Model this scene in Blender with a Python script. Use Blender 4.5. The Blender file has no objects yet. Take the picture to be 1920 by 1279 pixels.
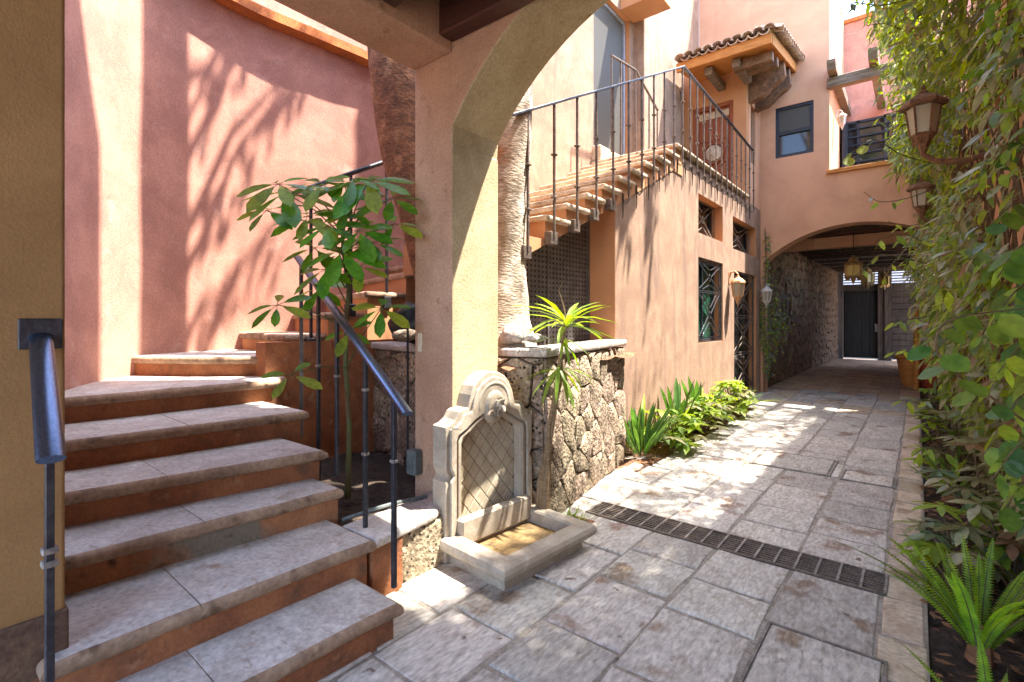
import bpy, bmesh, math, random
import numpy as np
from mathutils import Vector, Matrix, noise
from mathutils.geometry import tessellate_polygon
PI = math.pi
S = bpy.context.scene
# ------------------------------------------------------------------ camera, sky, sun, exposure
cam = bpy.data.cameras.new('Camera'); camo = bpy.data.objects.new('Camera', cam)
S.collection.objects.link(camo); S.camera = camo
camo.location = (0, 0, 1.5)
camo.rotation_euler = (math.radians(90), 0, math.radians(39))
cam.sensor_width = 36; cam.lens = 36*939/1920; cam.shift_y = -39.5/1920; cam.clip_end = 500; cam.clip_start = .05
SUN = Vector((1, 1.0, 3.3)).normalized()
W_ = bpy.data.worlds.new('World'); S.world = W_; W_.use_nodes = True
nt = W_.node_tree; bg = nt.nodes['Background']
sky = nt.nodes.new('ShaderNodeTexSky'); sky.sky_type = 'NISHITA'; sky.sun_disc = False
sky.sun_elevation = math.asin(SUN.z); sky.sun_rotation = math.atan2(SUN.x, SUN.y)
sky.altitude = 300; sky.air_density = .85; sky.dust_density = 1.6
nt.links.new(sky.outputs[0], bg.inputs[0]); bg.inputs[1].default_value = .15
sl = bpy.data.lights.new('sun', 'SUN'); sl.energy = 2.35; sl.angle = math.radians(.8); sl.color = (1, .93, .82)
so = bpy.data.objects.new('sun', sl); S.collection.objects.link(so)
so.rotation_euler = (-SUN).to_track_quat('-Z', 'Y').to_euler()
S.view_settings.view_transform = 'Standard'; S.view_settings.look = 'None'
S.view_settings.gamma = 1; S.view_settings.use_curve_mapping = False
S.view_settings.exposure = 3.65
S.cycles.max_bounces = 8; S.cycles.diffuse_bounces = 6; S.cycles.transparent_max_bounces = 8

F_ = Vector((-.6293, .7771, 0)); R_ = Vector((.7771, .6293, 0))
def W(u, v, d):                       # a point of the place from its picture position and its depth
    return Vector((0, 0, 1.5)) + F_*d + R_*((u-960)/939*d) + Vector((0, 0, (600-v)/939*d))
# ------------------------------------------------------------------ helpers
RND = random.Random(7)
COL = S.collection
ORG = {}
def tag(o, label=None, cat=None, group=None, kind=None):
    if label: o['label'] = label
    if cat: o['category'] = cat
    if group: o['group'] = group
    if kind: o['kind'] = kind
    return o
def thing(name, label, cat, loc=(0, 0, 0), group=None, kind=None):
    o = bpy.data.objects.new(name, None); COL.objects.link(o); o.location = loc
    o.empty_display_size = .1; ORG[o.name] = Vector(loc)
    return tag(o, label, cat, group, kind)
def org(p):
    return ORG.get(p.name, Vector((0, 0, 0))) if p else Vector((0, 0, 0))
def inst(name, mesh, mat4, parent=None):      # shared mesh placed by a matrix given in the parent's frame (minus its base)
    o = bpy.data.objects.new(name, mesh); COL.objects.link(o)
    if parent: o.parent = parent
    o.matrix_basis = Matrix.Translation(-org(parent)) @ mat4
    return o
def copy_tree(o, parent=None):
    c = o.copy(); COL.objects.link(c)
    if parent:
        c.parent = parent; c.matrix_parent_inverse = o.matrix_parent_inverse
    for ch in list(o.children): copy_tree(ch, c)
    return c
class MB:
    def __init__(s): s.v = []; s.f = []; s.m = []
    def add(s, vs, fs, m=0):
        b = len(s.v); s.v += [Vector(p) for p in vs]
        for f in fs: s.f.append([b+i for i in f]); s.m.append(m)
        return s
    def box(s, x0, x1, y0, y1, z0, z1, m=0, M=None):
        vs = [Vector((x, y, z)) for x in (x0, x1) for y in (y0, y1) for z in (z0, z1)]
        if M is not None: vs = [M @ v for v in vs]
        return s.add(vs, [(0, 1, 3, 2), (4, 6, 7, 5), (0, 4, 5, 1), (2, 3, 7, 6), (0, 2, 6, 4), (1, 5, 7, 3)], m)
    def bbox(s, x0, x1, y0, y1, z0, z1, b=.01, m=0, M=None):   # chamfered box
        vs = []
        for x, y, z in [(x, y, z) for x in (0, 1) for y in (0, 1) for z in (0, 1)]:
            X = (x0, x1)[x]; Y = (y0, y1)[y]; Z = (z0, z1)[z]; sx = b*(1-2*x); sy = b*(1-2*y); sz = b*(1-2*z)
            vs += [Vector((X, Y+sy, Z+sz)), Vector((X+sx, Y, Z+sz)), Vector((X+sx, Y+sy, Z))]
        if M is not None: vs = [M @ v for v in vs]
        bm = bmesh.new()
        for v in vs: bm.verts.new(v)
        bmesh.ops.convex_hull(bm, input=bm.verts); bm.verts.index_update()
        s.add([v.co.copy() for v in bm.verts], [[v.index for v in f.verts] for f in bm.faces], m); bm.free()
        return s
    def bar(s, a, b, w, h=None, m=0, up=(0, 0, 1), bev=0):
        a = Vector(a); b = Vector(b); h = h or w; d = (b-a); L = d.length; d.normalize(); up = Vector(up)
        if abs(d.dot(up)) > .98: up = Vector((0, 1, 0)) if abs(d.y) < .9 else Vector((1, 0, 0))
        x = d.cross(up).normalized(); z = x.cross(d)
        M = Matrix((x, d, z)).transposed().to_4x4(); M.translation = a
        if bev: return s.bbox(-w/2, w/2, 0, L, -h/2, h/2, bev, m, M)
        return s.box(-w/2, w/2, 0, L, -h/2, h/2, m, M)
    def tube(s, pts, r, n=8, m=0, cap=True, flat=1.0):
        pts = [Vector(p) for p in pts]; k = len(pts); rs = r if isinstance(r, (list, tuple)) else [r]*k
        vs = []; prev = None
        for i, p in enumerate(pts):
            t = (pts[min(i+1, k-1)]-pts[max(i-1, 0)]).normalized()
            if prev is None:
                u = Vector((0, 0, 1)) if abs(t.z) < .9 else Vector((1, 0, 0)); u = (u-t*u.dot(t)).normalized()
            else: u = (prev-t*prev.dot(t)).normalized()
            prev = u; w = t.cross(u)
            for j in range(n):
                a = 2*PI*j/n; vs.append(p+(u*math.cos(a)*flat+w*math.sin(a))*rs[i])
        fs = [(i*n+j, i*n+(j+1) % n, (i+1)*n+(j+1) % n, (i+1)*n+j) for i in range(k-1) for j in range(n)]
        if cap: fs += [tuple(range(n))[::-1], tuple((k-1)*n+j for j in range(n))]
        return s.add(vs, fs, m)
    def lathe(s, prof, c=(0, 0, 0), n=12, m=0, ph=0):
        c = Vector(c); vs = []; k = len(prof)
        for r, z in prof:
            for j in range(n):
                a = 2*PI*j/n+ph; vs.append(c+Vector((r*math.cos(a), r*math.sin(a), z)))
        fs = [(i*n+j, i*n+(j+1) % n, (i+1)*n+(j+1) % n, (i+1)*n+j) for i in range(k-1) for j in range(n)]
        fs += [tuple(range(n))[::-1], tuple((k-1)*n+j for j in range(n))]
        return s.add(vs, fs, m)
    def prism(s, outer, fn, a0, a1, holes=(), mf=0, ms=None, mb=None):   # 2D polygon with holes extruded; fn(p,q,a)->xyz
        ms = mf if ms is None else ms; mb = mf if mb is None else mb
        loops = [list(outer)]+[list(h) for h in holes]
        flat = [p for l in loops for p in l]
        tri = tessellate_polygon([[Vector((p[0], p[1], 0)) for p in l] for l in loops])
        n = len(flat)
        s.add([fn(p[0], p[1], a0) for p in flat]+[fn(p[0], p[1], a1) for p in flat], [])
        b = len(s.v)-2*n
        for t in tri:
            s.f.append([b+i for i in t]); s.m.append(mf)
            s.f.append([b+n+i for i in t][::-1]); s.m.append(mb)
        o = 0
        for l in loops:
            k = len(l)
            for i in range(k):
                s.f.append([b+o+i, b+o+(i+1) % k, b+n+o+(i+1) % k, b+n+o+i]); s.m.append(ms)
            o += k
        return s
    def grid(s, P, m=0, close=False):    # P[i][j]
        a = len(P); b = len(P[0]); vs = [p for r in P for p in r]
        fs = [(i*b+j, i*b+(j+1) % b, (i+1)*b+(j+1) % b, (i+1)*b+j) for i in range(a-1) for j in range(b if close else b-1)]
        return s.add(vs, fs, m)
    def mesh(s, name, mat, off=Vector((0, 0, 0)), smooth=None):
        me = bpy.data.meshes.new(name)
        me.from_pydata([v-off for v in s.v], [], s.f)
        for mm in (mat if isinstance(mat, (list, tuple)) else [mat]): me.materials.append(mm)
        if max(s.m, default=0) > 0: me.polygons.foreach_set('material_index', s.m)
        bm = bmesh.new(); bm.from_mesh(me); bmesh.ops.recalc_face_normals(bm, faces=bm.faces); bm.to_mesh(me); bm.free()
        if smooth is not None:
            me.polygons.foreach_set('use_smooth', [True]*len(me.polygons))
            me.set_sharp_from_angle(angle=math.radians(smooth))
        return me
    def build(s, name, mat, parent=None, smooth=None, bevel=0):
        me = s.mesh(name, mat, org(parent), smooth)
        o = bpy.data.objects.new(name, me); COL.objects.link(o)
        if parent: o.parent = parent
        ORG[o.name] = org(parent) if parent else Vector((0, 0, 0))
        if bevel:
            md = o.modifiers.new('bevel', 'BEVEL'); md.width = bevel; md.segments = 3; md.limit_method = 'ANGLE'; md.angle_limit = math.radians(50)
        return o
XZ = lambda p, q, a: Vector((p, a, q))      # polygon in x,z extruded along y
YZ = lambda p, q, a: Vector((a, p, q))      # polygon in y,z extruded along x
XY = lambda p, q, a: Vector((p, q, a))
def rect(a0, a1, b0, b1): return [(a0, b0), (a1, b0), (a1, b1), (a0, b1)]

def inset(poly, ds):                        # convex polygon, one distance per edge i -> i+1
    n = len(poly); A = sum(poly[i][0]*poly[(i+1) % n][1]-poly[(i+1) % n][0]*poly[i][1] for i in range(n))
    sg = 1 if A > 0 else -1; L = []
    for i in range(n):
        p = poly[i]; q = poly[(i+1) % n]; dx = q[0]-p[0]; dy = q[1]-p[1]; l = math.hypot(dx, dy) or 1e-9
        nx, ny = -dy/l*sg, dx/l*sg; L.append((nx, ny, nx*p[0]+ny*p[1]+ds[i]))
    out = []
    for i in range(n):
        a = L[i-1]; b = L[i]; det = a[0]*b[1]-b[0]*a[1]
        if abs(det) < .05:
            d = ds[i]; out.append((poly[i][0]+b[0]*d, poly[i][1]+b[1]*d))
        else: out.append(((a[2]*b[1]-b[2]*a[1])/det, (a[0]*b[2]-b[0]*a[2])/det))
    return out
def plate(mb, poly, z0, z1, r, er=None, fn=XY, seg=3, m=0, round_bottom=False, wob=0, ms=None):
    n = len(poly); er = er or [r]*n; rings = []
    if round_bottom:
        for k in range(seg):
            a = PI/2*k/seg; rings.append((inset(poly, [e*(1-math.sin(a)) for e in er]), z0+r*(1-math.cos(a))))
    else: rings.append((poly, z0))
    for k in range(seg+1):
        a = PI/2*k/seg; rings.append((inset(poly, [e*(1-math.cos(a)) for e in er]), z1-r*(1-math.sin(a))))
    vs = []
    for P, z in rings:
        for p in P:
            w = noise.noise(Vector((p[0]*9, p[1]*9, z*5)))*wob if wob else 0
            vs.append(fn(p[0]+w, p[1]+w, z))
    k = len(rings)
    fs = [(i*n+j, i*n+(j+1) % n, (i+1)*n+(j+1) % n, (i+1)*n+j) for i in range(k-1) for j in range(n)]
    fs += [tuple(range(n))[::-1], tuple((k-1)*n+j for j in range(n))]
    mb.add(vs, fs, m)
    if ms is not None:
        nf = len(fs); b = len(mb.m)-nf
        for q in range((k-2)*n): mb.m[b+q] = ms
    return mb
def clip(poly, nx, ny, c):                  # keep nx*x+ny*y<=c
    out = []
    for i in range(len(poly)):
        p = poly[i]; q = poly[(i+1) % len(poly)]; a = nx*p[0]+ny*p[1]-c; b = nx*q[0]+ny*q[1]-c
        if a <= 0: out.append(p)
        if (a < 0 < b) or (b < 0 < a):
            t = a/(a-b); out.append((p[0]+(q[0]-p[0])*t, p[1]+(q[1]-p[1])*t))
    return out
def voronoi(w, h, nx, ny, rnd, jit=.38, stag=.5):
    sx = w/nx; sy = h/ny; pts = {}
    for i in range(-2, nx+2):
        for j in range(-2, ny+2):
            pts[i, j] = ((i+.5+(stag if j % 2 else 0)+rnd.uniform(-jit, jit))*sx, (j+.5+rnd.uniform(-jit, jit))*sy)
    cells = []
    for (i, j), p in pts.items():
        if p[0] < -sx or p[0] > w+sx or p[1] < -sy or p[1] > h+sy: continue
        c = rect(0, w, 0, h)
        for a in range(-2, 3):
            for b in range(-2, 3):
                q = pts.get((i+a, j+b))
                if q is None or (a == 0 and b == 0): continue
                nx_ = q[0]-p[0]; ny_ = q[1]-p[1]; cc = (q[0]**2+q[1]**2-p[0]**2-p[1]**2)/2
                c = clip(c, nx_, ny_, cc)
                if len(c) < 3: break
            if len(c) < 3: break
        if len(c) >= 3: cells.append(c)
    return cells
def clean(c, eps=.012):
    out = []
    for p in c:
        if not out or math.hypot(p[0]-out[-1][0], p[1]-out[-1][1]) > eps: out.append(p)
    while len(out) > 3 and math.hypot(out[0][0]-out[-1][0], out[0][1]-out[-1][1]) <= eps: out.pop()
    return out
def stone_mb(c, fn, depth, gap, rnd, bulge=.03, rings=2):
    """one irregular stone on a wall; fn(s,t,h)"""
    c = clean(c)
    if len(c) < 3: return None
    n = len(c); cx = sum(p[0] for p in c)/n; cy = sum(p[1] for p in c)/n
    P0 = []
    for i in range(n):                         # subdivide the outline for an uneven edge
        p = c[i]; q = c[(i+1) % n]
        for t in (0, .5):
            x = p[0]+(q[0]-p[0])*t; y = p[1]+(q[1]-p[1])*t
            dx = cx-x; dy = cy-y; l = math.hypot(dx, dy) or 1
            g = gap*(1+rnd.uniform(-.3, .6)); g += (gap*.8 if t == 0 else 0); x += dx/l*g; y += dy/l*g
            P0.append((x, y))
    n = len(P0); mb = MB(); vs = []
    lev = [(1, -.02), (1, depth*.55), (.95, depth*.92), (.7, depth+bulge*.15)][:2+rings]
    off = rnd.uniform(0, 99)
    for sc, h in lev:
        for p in P0:
            x = cx+(p[0]-cx)*sc; y = cy+(p[1]-cy)*sc
            hh = h+(noise.noise(Vector((x*9+off, y*9, 0)))*bulge if h > 0 else 0)
            vs.append(fn(x, y, hh))
    vs.append(fn(cx, cy, depth+bulge*rnd.uniform(.1, .9)))
    k = len(lev)
    fs = [(i*n+j, i*n+(j+1) % n, (i+1)*n+(j+1) % n, (i+1)*n+j) for i in range(k-1) for j in range(n)]
    fs += [((k-1)*n+j, (k-1)*n+(j+1) % n, k*n) for j in range(n)]
    return mb.add(vs, fs)
# ------------------------------------------------------------------ materials
def N(t, ty, **kw):
    n = t.nodes.new(ty)
    for k, v in kw.items(): setattr(n, k, v)
    return n
def pmat(name, c1, c2=None, scale=2.5, rough=.85, bump=.25, bscale=70, metal=0, rand=0, spots=None, pits=0,
         pscale=25, stretch=None, coord='pos', fine=.25, translucent=0, alpha=None, spec=.3, top=None, dist=.01, emit=None, streak=None):
    m = bpy.data.materials.new(name); m.use_nodes = True; t = m.node_tree; L = t.links.new
    bs = t.nodes['Principled BSDF']; bs.inputs['Roughness'].default_value = rough; bs.inputs['Metallic'].default_value = metal
    bs.inputs['Specular IOR Level'].default_value = spec
    if coord == 'pos': src = N(t, 'ShaderNodeNewGeometry').outputs['Position']
    else: src = N(t, 'ShaderNodeTexCoord').outputs['Object']
    if stretch:
        mp = N(t, 'ShaderNodeMapping'); mp.inputs['Scale'].default_value = stretch; L(src, mp.inputs[0]); ssrc = mp.outputs[0]
    else: ssrc = src
    c2 = c2 or tuple(x*.72 for x in c1)
    n1 = N(t, 'ShaderNodeTexNoise'); n1.inputs['Scale'].default_value = scale; n1.inputs['Detail'].default_value = 7; n1.inputs['Roughness'].default_value = .62
    n1.inputs['Distortion'].default_value = .6; L(ssrc, n1.inputs['Vector'])
    rp = N(t, 'ShaderNodeMapRange'); rp.inputs[1].default_value = .38; rp.inputs[2].default_value = .62; L(n1.outputs['Fac'], rp.inputs[0])
    mx = N(t, 'ShaderNodeMix', data_type='RGBA'); L(rp.outputs[0], mx.inputs[0])
    mx.inputs[6].default_value = (*c1, 1); mx.inputs[7].default_value = (*c2, 1); col = mx.outputs[2]
    if spots:
        for sc, ssc, th, wd in (spots if isinstance(spots, list) else [spots]):
            ns = N(t, 'ShaderNodeTexNoise'); ns.inputs['Scale'].default_value = ssc; ns.inputs['Detail'].default_value = 5; L(src, ns.inputs['Vector'])
            sr = N(t, 'ShaderNodeMapRange'); sr.inputs[1].default_value = th; sr.inputs[2].default_value = th+wd; L(ns.outputs['Fac'], sr.inputs[0])
            m2 = N(t, 'ShaderNodeMix', data_type='RGBA'); L(sr.outputs[0], m2.inputs[0]); L(col, m2.inputs[6]); m2.inputs[7].default_value = (*sc, 1); col = m2.outputs[2]
    if streak:
        scol, sst, th, wd = streak
        mp2 = N(t, 'ShaderNodeMapping'); mp2.inputs['Scale'].default_value = sst; L(src, mp2.inputs[0])
        ns = N(t, 'ShaderNodeTexNoise'); ns.inputs['Scale'].default_value = 1; ns.inputs['Detail'].default_value = 6; ns.inputs['Distortion'].default_value = .8; L(mp2.outputs[0], ns.inputs['Vector'])
        sr = N(t, 'ShaderNodeMapRange'); sr.inputs[1].default_value = th; sr.inputs[2].default_value = th+wd; L(ns.outputs['Fac'], sr.inputs[0])
        m2 = N(t, 'ShaderNodeMix', data_type='RGBA'); L(sr.outputs[0], m2.inputs[0]); L(col, m2.inputs[6]); m2.inputs[7].default_value = (*scol, 1); col = m2.outputs[2]
    nf = N(t, 'ShaderNodeTexNoise'); nf.inputs['Scale'].default_value = bscale; nf.inputs['Detail'].default_value = 4; L(ssrc, nf.inputs['Vector'])
    if fine:
        fr = N(t, 'ShaderNodeMapRange'); fr.inputs[1].default_value = .3; fr.inputs[2].default_value = .7; fr.inputs[3].default_value = 1-fine; fr.inputs[4].default_value = 1+fine; L(nf.outputs['Fac'], fr.inputs[0])
        hv = N(t, 'ShaderNodeHueSaturation'); L(fr.outputs[0], hv.inputs['Value']); L(col, hv.inputs['Color']); col = hv.outputs[0]
    if rand:
        oi = N(t, 'ShaderNodeObjectInfo'); rr = N(t, 'ShaderNodeMapRange'); rr.inputs[3].default_value = 1-rand; rr.inputs[4].default_value = 1+rand; L(oi.outputs['Random'], rr.inputs[0])
        r3 = N(t, 'ShaderNodeMapRange'); r3.inputs[3].default_value = .5-rand*.06; r3.inputs[4].default_value = .5+rand*.06
        mm = N(t, 'ShaderNodeMath', operation='MULTIPLY'); mm.inputs[1].default_value = 7.31; L(oi.outputs['Random'], mm.inputs[0])
        fr2 = N(t, 'ShaderNodeMath', operation='FRACT'); L(mm.outputs[0], fr2.inputs[0]); L(fr2.outputs[0], r3.inputs[0])
        hv = N(t, 'ShaderNodeHueSaturation'); L(rr.outputs[0], hv.inputs['Value']); L(r3.outputs[0], hv.inputs['Hue']); L(col, hv.inputs['Color']); col = hv.outputs[0]
    hgt = nf.outputs['Fac']
    if pits:
        vo = N(t, 'ShaderNodeTexVoronoi'); vo.inputs['Scale'].default_value = pscale; vo.inputs['Randomness'].default_value = 1; L(src, vo.inputs['Vector'])
        n5 = N(t, 'ShaderNodeTexNoise'); n5.inputs['Scale'].default_value = pscale*.4; L(src, n5.inputs['Vector'])
        thr = N(t, 'ShaderNodeMath', operation='MULTIPLY_ADD'); thr.inputs[1].default_value = .9; thr.inputs[2].default_value = -.22; L(n5.outputs['Fac'], thr.inputs[0])
        su = N(t, 'ShaderNodeMath', operation='SUBTRACT'); L(vo.outputs['Distance'], su.inputs[0]); L(thr.outputs[0], su.inputs[1])
        pr = N(t, 'ShaderNodeMapRange'); pr.inputs[1].default_value = -.12; pr.inputs[2].default_value = .05; L(su.outputs[0], pr.inputs[0])
        m3 = N(t, 'ShaderNodeMix', data_type='RGBA'); L(pr.outputs[0], m3.inputs[0]); m3.inputs[6].default_value = (*[x*(1-.75*min(1, pits)) for x in c2], 1); L(col, m3.inputs[7]); col = m3.outputs[2]
        ad = N(t, 'ShaderNodeMath', operation='MULTIPLY_ADD'); L(pr.outputs[0], ad.inputs[0]); ad.inputs[1].default_value = 1.2*pits; L(hgt, ad.inputs[2]); hgt = ad.outputs[0]
    if bump:
        a2 = N(t, 'ShaderNodeMath', operation='MULTIPLY_ADD'); L(n1.outputs['Fac'], a2.inputs[0]); a2.inputs[1].default_value = .8; L(hgt, a2.inputs[2])
        bp = N(t, 'ShaderNodeBump'); bp.inputs['Strength'].default_value = bump; bp.inputs['Distance'].default_value = dist; L(a2.outputs[0], bp.inputs['Height']); L(bp.outputs[0], bs.inputs['Normal'])
    L(col, bs.inputs['Base Color'])
    if emit:
        bs.inputs['Emission Color'].default_value = (*emit[0], 1); bs.inputs['Emission Strength'].default_value = emit[1]
    if translucent:
        tr = N(t, 'ShaderNodeBsdfTranslucent'); ms = N(t, 'ShaderNodeMixShader'); ms.inputs[0].default_value = translucent
        hb = N(t, 'ShaderNodeHueSaturation'); hb.inputs['Saturation'].default_value = 1.15; hb.inputs['Value'].default_value = 1.7; hb.inputs['Hue'].default_value = .485; L(col, hb.inputs['Color']); L(hb.outputs[0], tr.inputs[0])
        L(bs.outputs[0], ms.inputs[1]); L(tr.outputs[0], ms.inputs[2]); L(ms.outputs[0], t.nodes['Material Output'].inputs[0])
    return m
M = {}
M['pink'] = pmat('pink_stucco', (.49, .245, .18), (.375, .18, .135), 2.6, .92, .5, 70, fine=.16, spots=((.52, .31, .25), 5, .60, .2), dist=.006, streak=((.33, .17, .13), (2.2, 2.2, .5), .60, .25))
M['salmon'] = pmat('salmon_stucco', (.60, .335, .205), (.52, .28, .17), 1.6, .9, .35, 80, fine=.09, dist=.005, streak=((.40, .19, .12), (3, 3, .45), .58, .3))
M['housepink'] = pmat('weathered_peach_stucco', (.34, .22, .15), (.25, .155, .105), 3.2, .92, .55, 60, fine=.2, dist=.006, spots=((.25, .15, .10), 3.1, .54, .22), streak=((.20, .125, .095), (5, 5, .6), .52, .22))
M['orange'] = pmat('orange_stucco', (.48, .24, .115), (.42, .2, .095), 1.5, .9, .25, 80, fine=.06, dist=.005)
M['riser'] = pmat('rust_riser_stucco', (.34, .135, .058), (.23, .09, .042), 4.5, .9, .5, 60, fine=.15, spots=[((.15, .075, .042), 6, .58, .14), ((.34, .17, .09), 13, .62, .12)], dist=.008)
M['coping'] = pmat('orange_coping', (.50, .16, .04), (.36, .11, .035), 5, .85, .4, 50)
M['tan'] = pmat('tan_stucco', (.48, .29, .19), (.39, .225, .145), 2.4, .9, .5, 65, fine=.16, spots=((.27, .16, .09), 9, .64, .12), dist=.006)
M['ochre'] = pmat('partly_lit_ochre_stucco', (.46, .365, .225), (.38, .29, .17), 3.4, .9, .5, 65, fine=.16, spots=((.30, .21, .09), 14, .66, .1), dist=.006)  # yellow for the arch's inner faces, partly light put into the colour
M['mustard'] = pmat('mustard_stucco', (.31, .17, .066), (.25, .135, .05), 2.0, .9, .35, 110, fine=.07, dist=.006)
M['plinth'] = pmat('dark_plinth', (.13, .075, .045), (.08, .045, .03), 6, .9, .5, 50)
M['slab'] = pmat('paving_stone', (.50, .465, .41), (.385, .35, .305), 7, .68, .9, 32, rand=.19, fine=.28, spots=[((.56, .53, .48), 6, .56, .2), ((.25, .18, .13), 3.1, .585, .07), ((.15, .11, .085), 8, .685, .04)], streak=((.36, .315, .265), (26, 8, 8), .55, .10), stretch=(1.7, .6, 1), dist=.010, spec=.25)
M['slabtan'] = pmat('edge_paving_stone', (.50, .41, .31), (.40, .31, .22), 5, .75, .6, 40, rand=.15, fine=.2, spots=[((.24, .16, .11), 4.2, .58, .08)], streak=((.34, .27, .2), (12, 34, 10), .56, .12), dist=.005)
M['slabfar'] = pmat('tunnel_paving_stone', (.50, .34, .225), (.40, .26, .165), 4, .55, .3, 45, rand=.22, fine=.12, spots=[((.20, .13, .09), 3.2, .62, .08)], dist=.004)
M['grout'] = pmat('grout', (.34, .30, .25), (.24, .205, .165), 6, .95, .8, 60, spots=((.10, .08, .06), 10, .62, .1))
M['tread'] = pmat('stair_tread_stone', (.53, .495, .455), (.41, .37, .33), 6, .75, .7, 45, rand=.07, fine=.2, spots=[((.30, .22, .16), 7, .62, .12)], streak=((.38, .32, .27), (16, 30, 12), .56, .14), dist=.006)
M['riserstain'] = pmat('stained_riser_stucco', (.38, .17, .08), (.28, .125, .06), 4.5, .9, .5, 60, fine=.15, spots=[((.20, .165, .12), 2.3, .50, .08), ((.10, .06, .035), 7, .6, .1)], dist=.008)
M['treadedge'] = pmat('stained_nosing_stone', (.36, .245, .16), (.24, .155, .10), 6, .85, .7, 40, fine=.2, spots=((.14, .085, .05), 8, .58, .12))
M['treadwarm'] = pmat('warm_tread_stone', (.58, .46, .335), (.44, .32, .22), 6, .85, .55, 50, rand=.08, fine=.2, spots=((.22, .13, .08), 8, .6, .12), pits=.4, pscale=40)
M['cant'] = pmat('cantera_stone', (.41, .35, .275), (.32, .265, .20), 7, .7, .4, 60, fine=.1, spots=((.30, .23, .17), 11, .62, .12), dist=.004)
M['cantpanel'] = pmat('cantera_tiles', (.45, .39, .29), (.38, .31, .22), 7, .75, .3, 60, fine=.12, spots=((.28, .2, .12), 8, .62, .12), rand=.06, dist=.004)
M['basin'] = pmat('basin_sediment', (.36, .24, .10), (.26, .17, .08), 8, .7, .3, 60, spots=((.12, .08, .04), 6, .6, .1))
M['volc'] = pmat('volcanic_stone', (.33, .255, .18), (.20, .15, .105), 8, .95, 1.0, 38, rand=.26, fine=.4, pits=1.0, pscale=30, dist=.022, spots=[((.42, .34, .25), 16, .58, .1)])
M['mortar'] = pmat('dark_mortar', (.15, .11, .08), (.09, .066, .048), 8, .95, .8, 40)
M['cap'] = pmat('wall_cap_stone', (.45, .40, .36), (.34, .30, .27), 8, .8, .6, 40, fine=.25, pits=.4, pscale=45)
M['rubble'] = pmat('rubble_stone', (.215, .125, .07), (.13, .078, .046), 5, .9, .8, 30, rand=.3, fine=.25, dist=.012)
M['soil'] = pmat('soil', (.055, .038, .027), (.03, .021, .016), 6, .95, 1.0, 30, fine=.4, dist=.03)
M['soilred'] = pmat('reddish_soil', (.22, .10, .05), (.10, .055, .035), 9, .95, 1.0, 30, fine=.4, dist=.03)
M['ground'] = pmat('ground', (.25, .2, .15), None, 1)
M['steel'] = pmat('brushed_steel', (.15, .19, .27), (.08, .105, .16), 6, .27, .02, 30, metal=.9, fine=.04, spec=.6, stretch=(3, 30, 30))
M['iron'] = pmat('dark_iron', (.055, .055, .065), (.03, .03, .035), 14, .42, .3, 60, metal=.5, spec=.5)
M['ironlit'] = pmat('lit_iron', (.16, .12, .095), (.08, .06, .05), 18, .6, .4, 80, metal=.5, spec=.5)  # paler, browner copy of the iron, its lit look put into the colour
M['collar'] = pmat('bright_collar', (.30, .27, .24), (.16, .14, .12), 18, .5, .3, 60, metal=.4)
M['rust'] = pmat('rusty_lantern_metal', (.22, .11, .06), (.10, .055, .035), 22, .8, .9, 60, metal=.15, fine=.3)
M['gold'] = pmat('gold_lantern_metal', (.50, .33, .14), (.34, .2, .08), 14, .5, .3, 60, metal=.35)
M['copper'] = pmat('peach_lantern_metal', (.55, .30, .16), (.40, .2, .1), 14, .6, .3, 60, metal=.1)
M['grey'] = pmat('perforated_metal', (.17, .155, .145), (.10, .09, .085), 5, .55, .3, 60, metal=.3)
M['boxgrey'] = pmat('grey_plastic', (.12, .14, .14), (.08, .095, .095), 9, .5, .15, 50)
M['switch'] = pmat('switch_plastic', (.62, .5, .36), (.55, .43, .3), 9, .5, .1, 50, fine=.05)
M['frame'] = pmat('dark_window_frame', (.028, .035, .05), (.02, .024, .034), 9, .4, .1, 50, fine=.1)
M['alu'] = pmat('grey_frame', (.30, .32, .38), (.22, .24, .3), 9, .45, .1, 50, fine=.05)
M['black'] = pmat('black_plastic', (.012, .012, .014), None, 6, .5, .1)
M['white'] = pmat('white_lantern_paint', (.6, .56, .54), None, 6, .5, .1)
M['wood'] = pmat('old_dark_wood', (.085, .055, .04), (.035, .024, .019), 3, .7, .7, 30, stretch=(4, 4, .6), fine=.35, dist=.01, rand=.2)
M['beam'] = pmat('dark_beam_wood', (.10, .038, .022), (.05, .02, .014), 3, .6, .5, 30, stretch=(.6, 5, 5), fine=.3, rand=.15)
M['blackwood'] = pmat('blackened_wood', (.022, .018, .016), (.012, .01, .009), 3, .6, .6, 30, stretch=(4, 4, .6), fine=.35)
M['midwood'] = pmat('brown_carved_wood', (.22, .125, .07), (.12, .065, .04), 4, .75, .6, 30, fine=.3)
M['greywood'] = pmat('weathered_beam_wood', (.24, .18, .13), (.13, .09, .065), 4, .85, .7, 30, stretch=(.6, 6, 6), fine=.3)
M['doorwood'] = pmat('carved_red_wood', (.30, .085, .03), (.20, .05, .02), 4, .45, .3, 40, stretch=(5, 5, .8), fine=.2)
M['fascia'] = pmat('orange_fascia_wood', (.55, .23, .06), (.42, .16, .04), 4, .7, .4, 40, stretch=(1, 1, 6), fine=.15)
M['tile'] = pmat('clay_roof_tile', (.60, .46, .37), (.45, .30, .22), 12, .85, .5, 40, rand=.25, fine=.2)
M['bark'] = pmat('pale_bark', (.42, .35, .275), (.29, .23, .17), 7, .9, .8, 26, stretch=(1, 1, 2.6), fine=.28, dist=.014, spots=[((.48, .42, .35), 5, .54, .12), ((.34, .17, .07), 1.5, .62, .05)])
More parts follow.
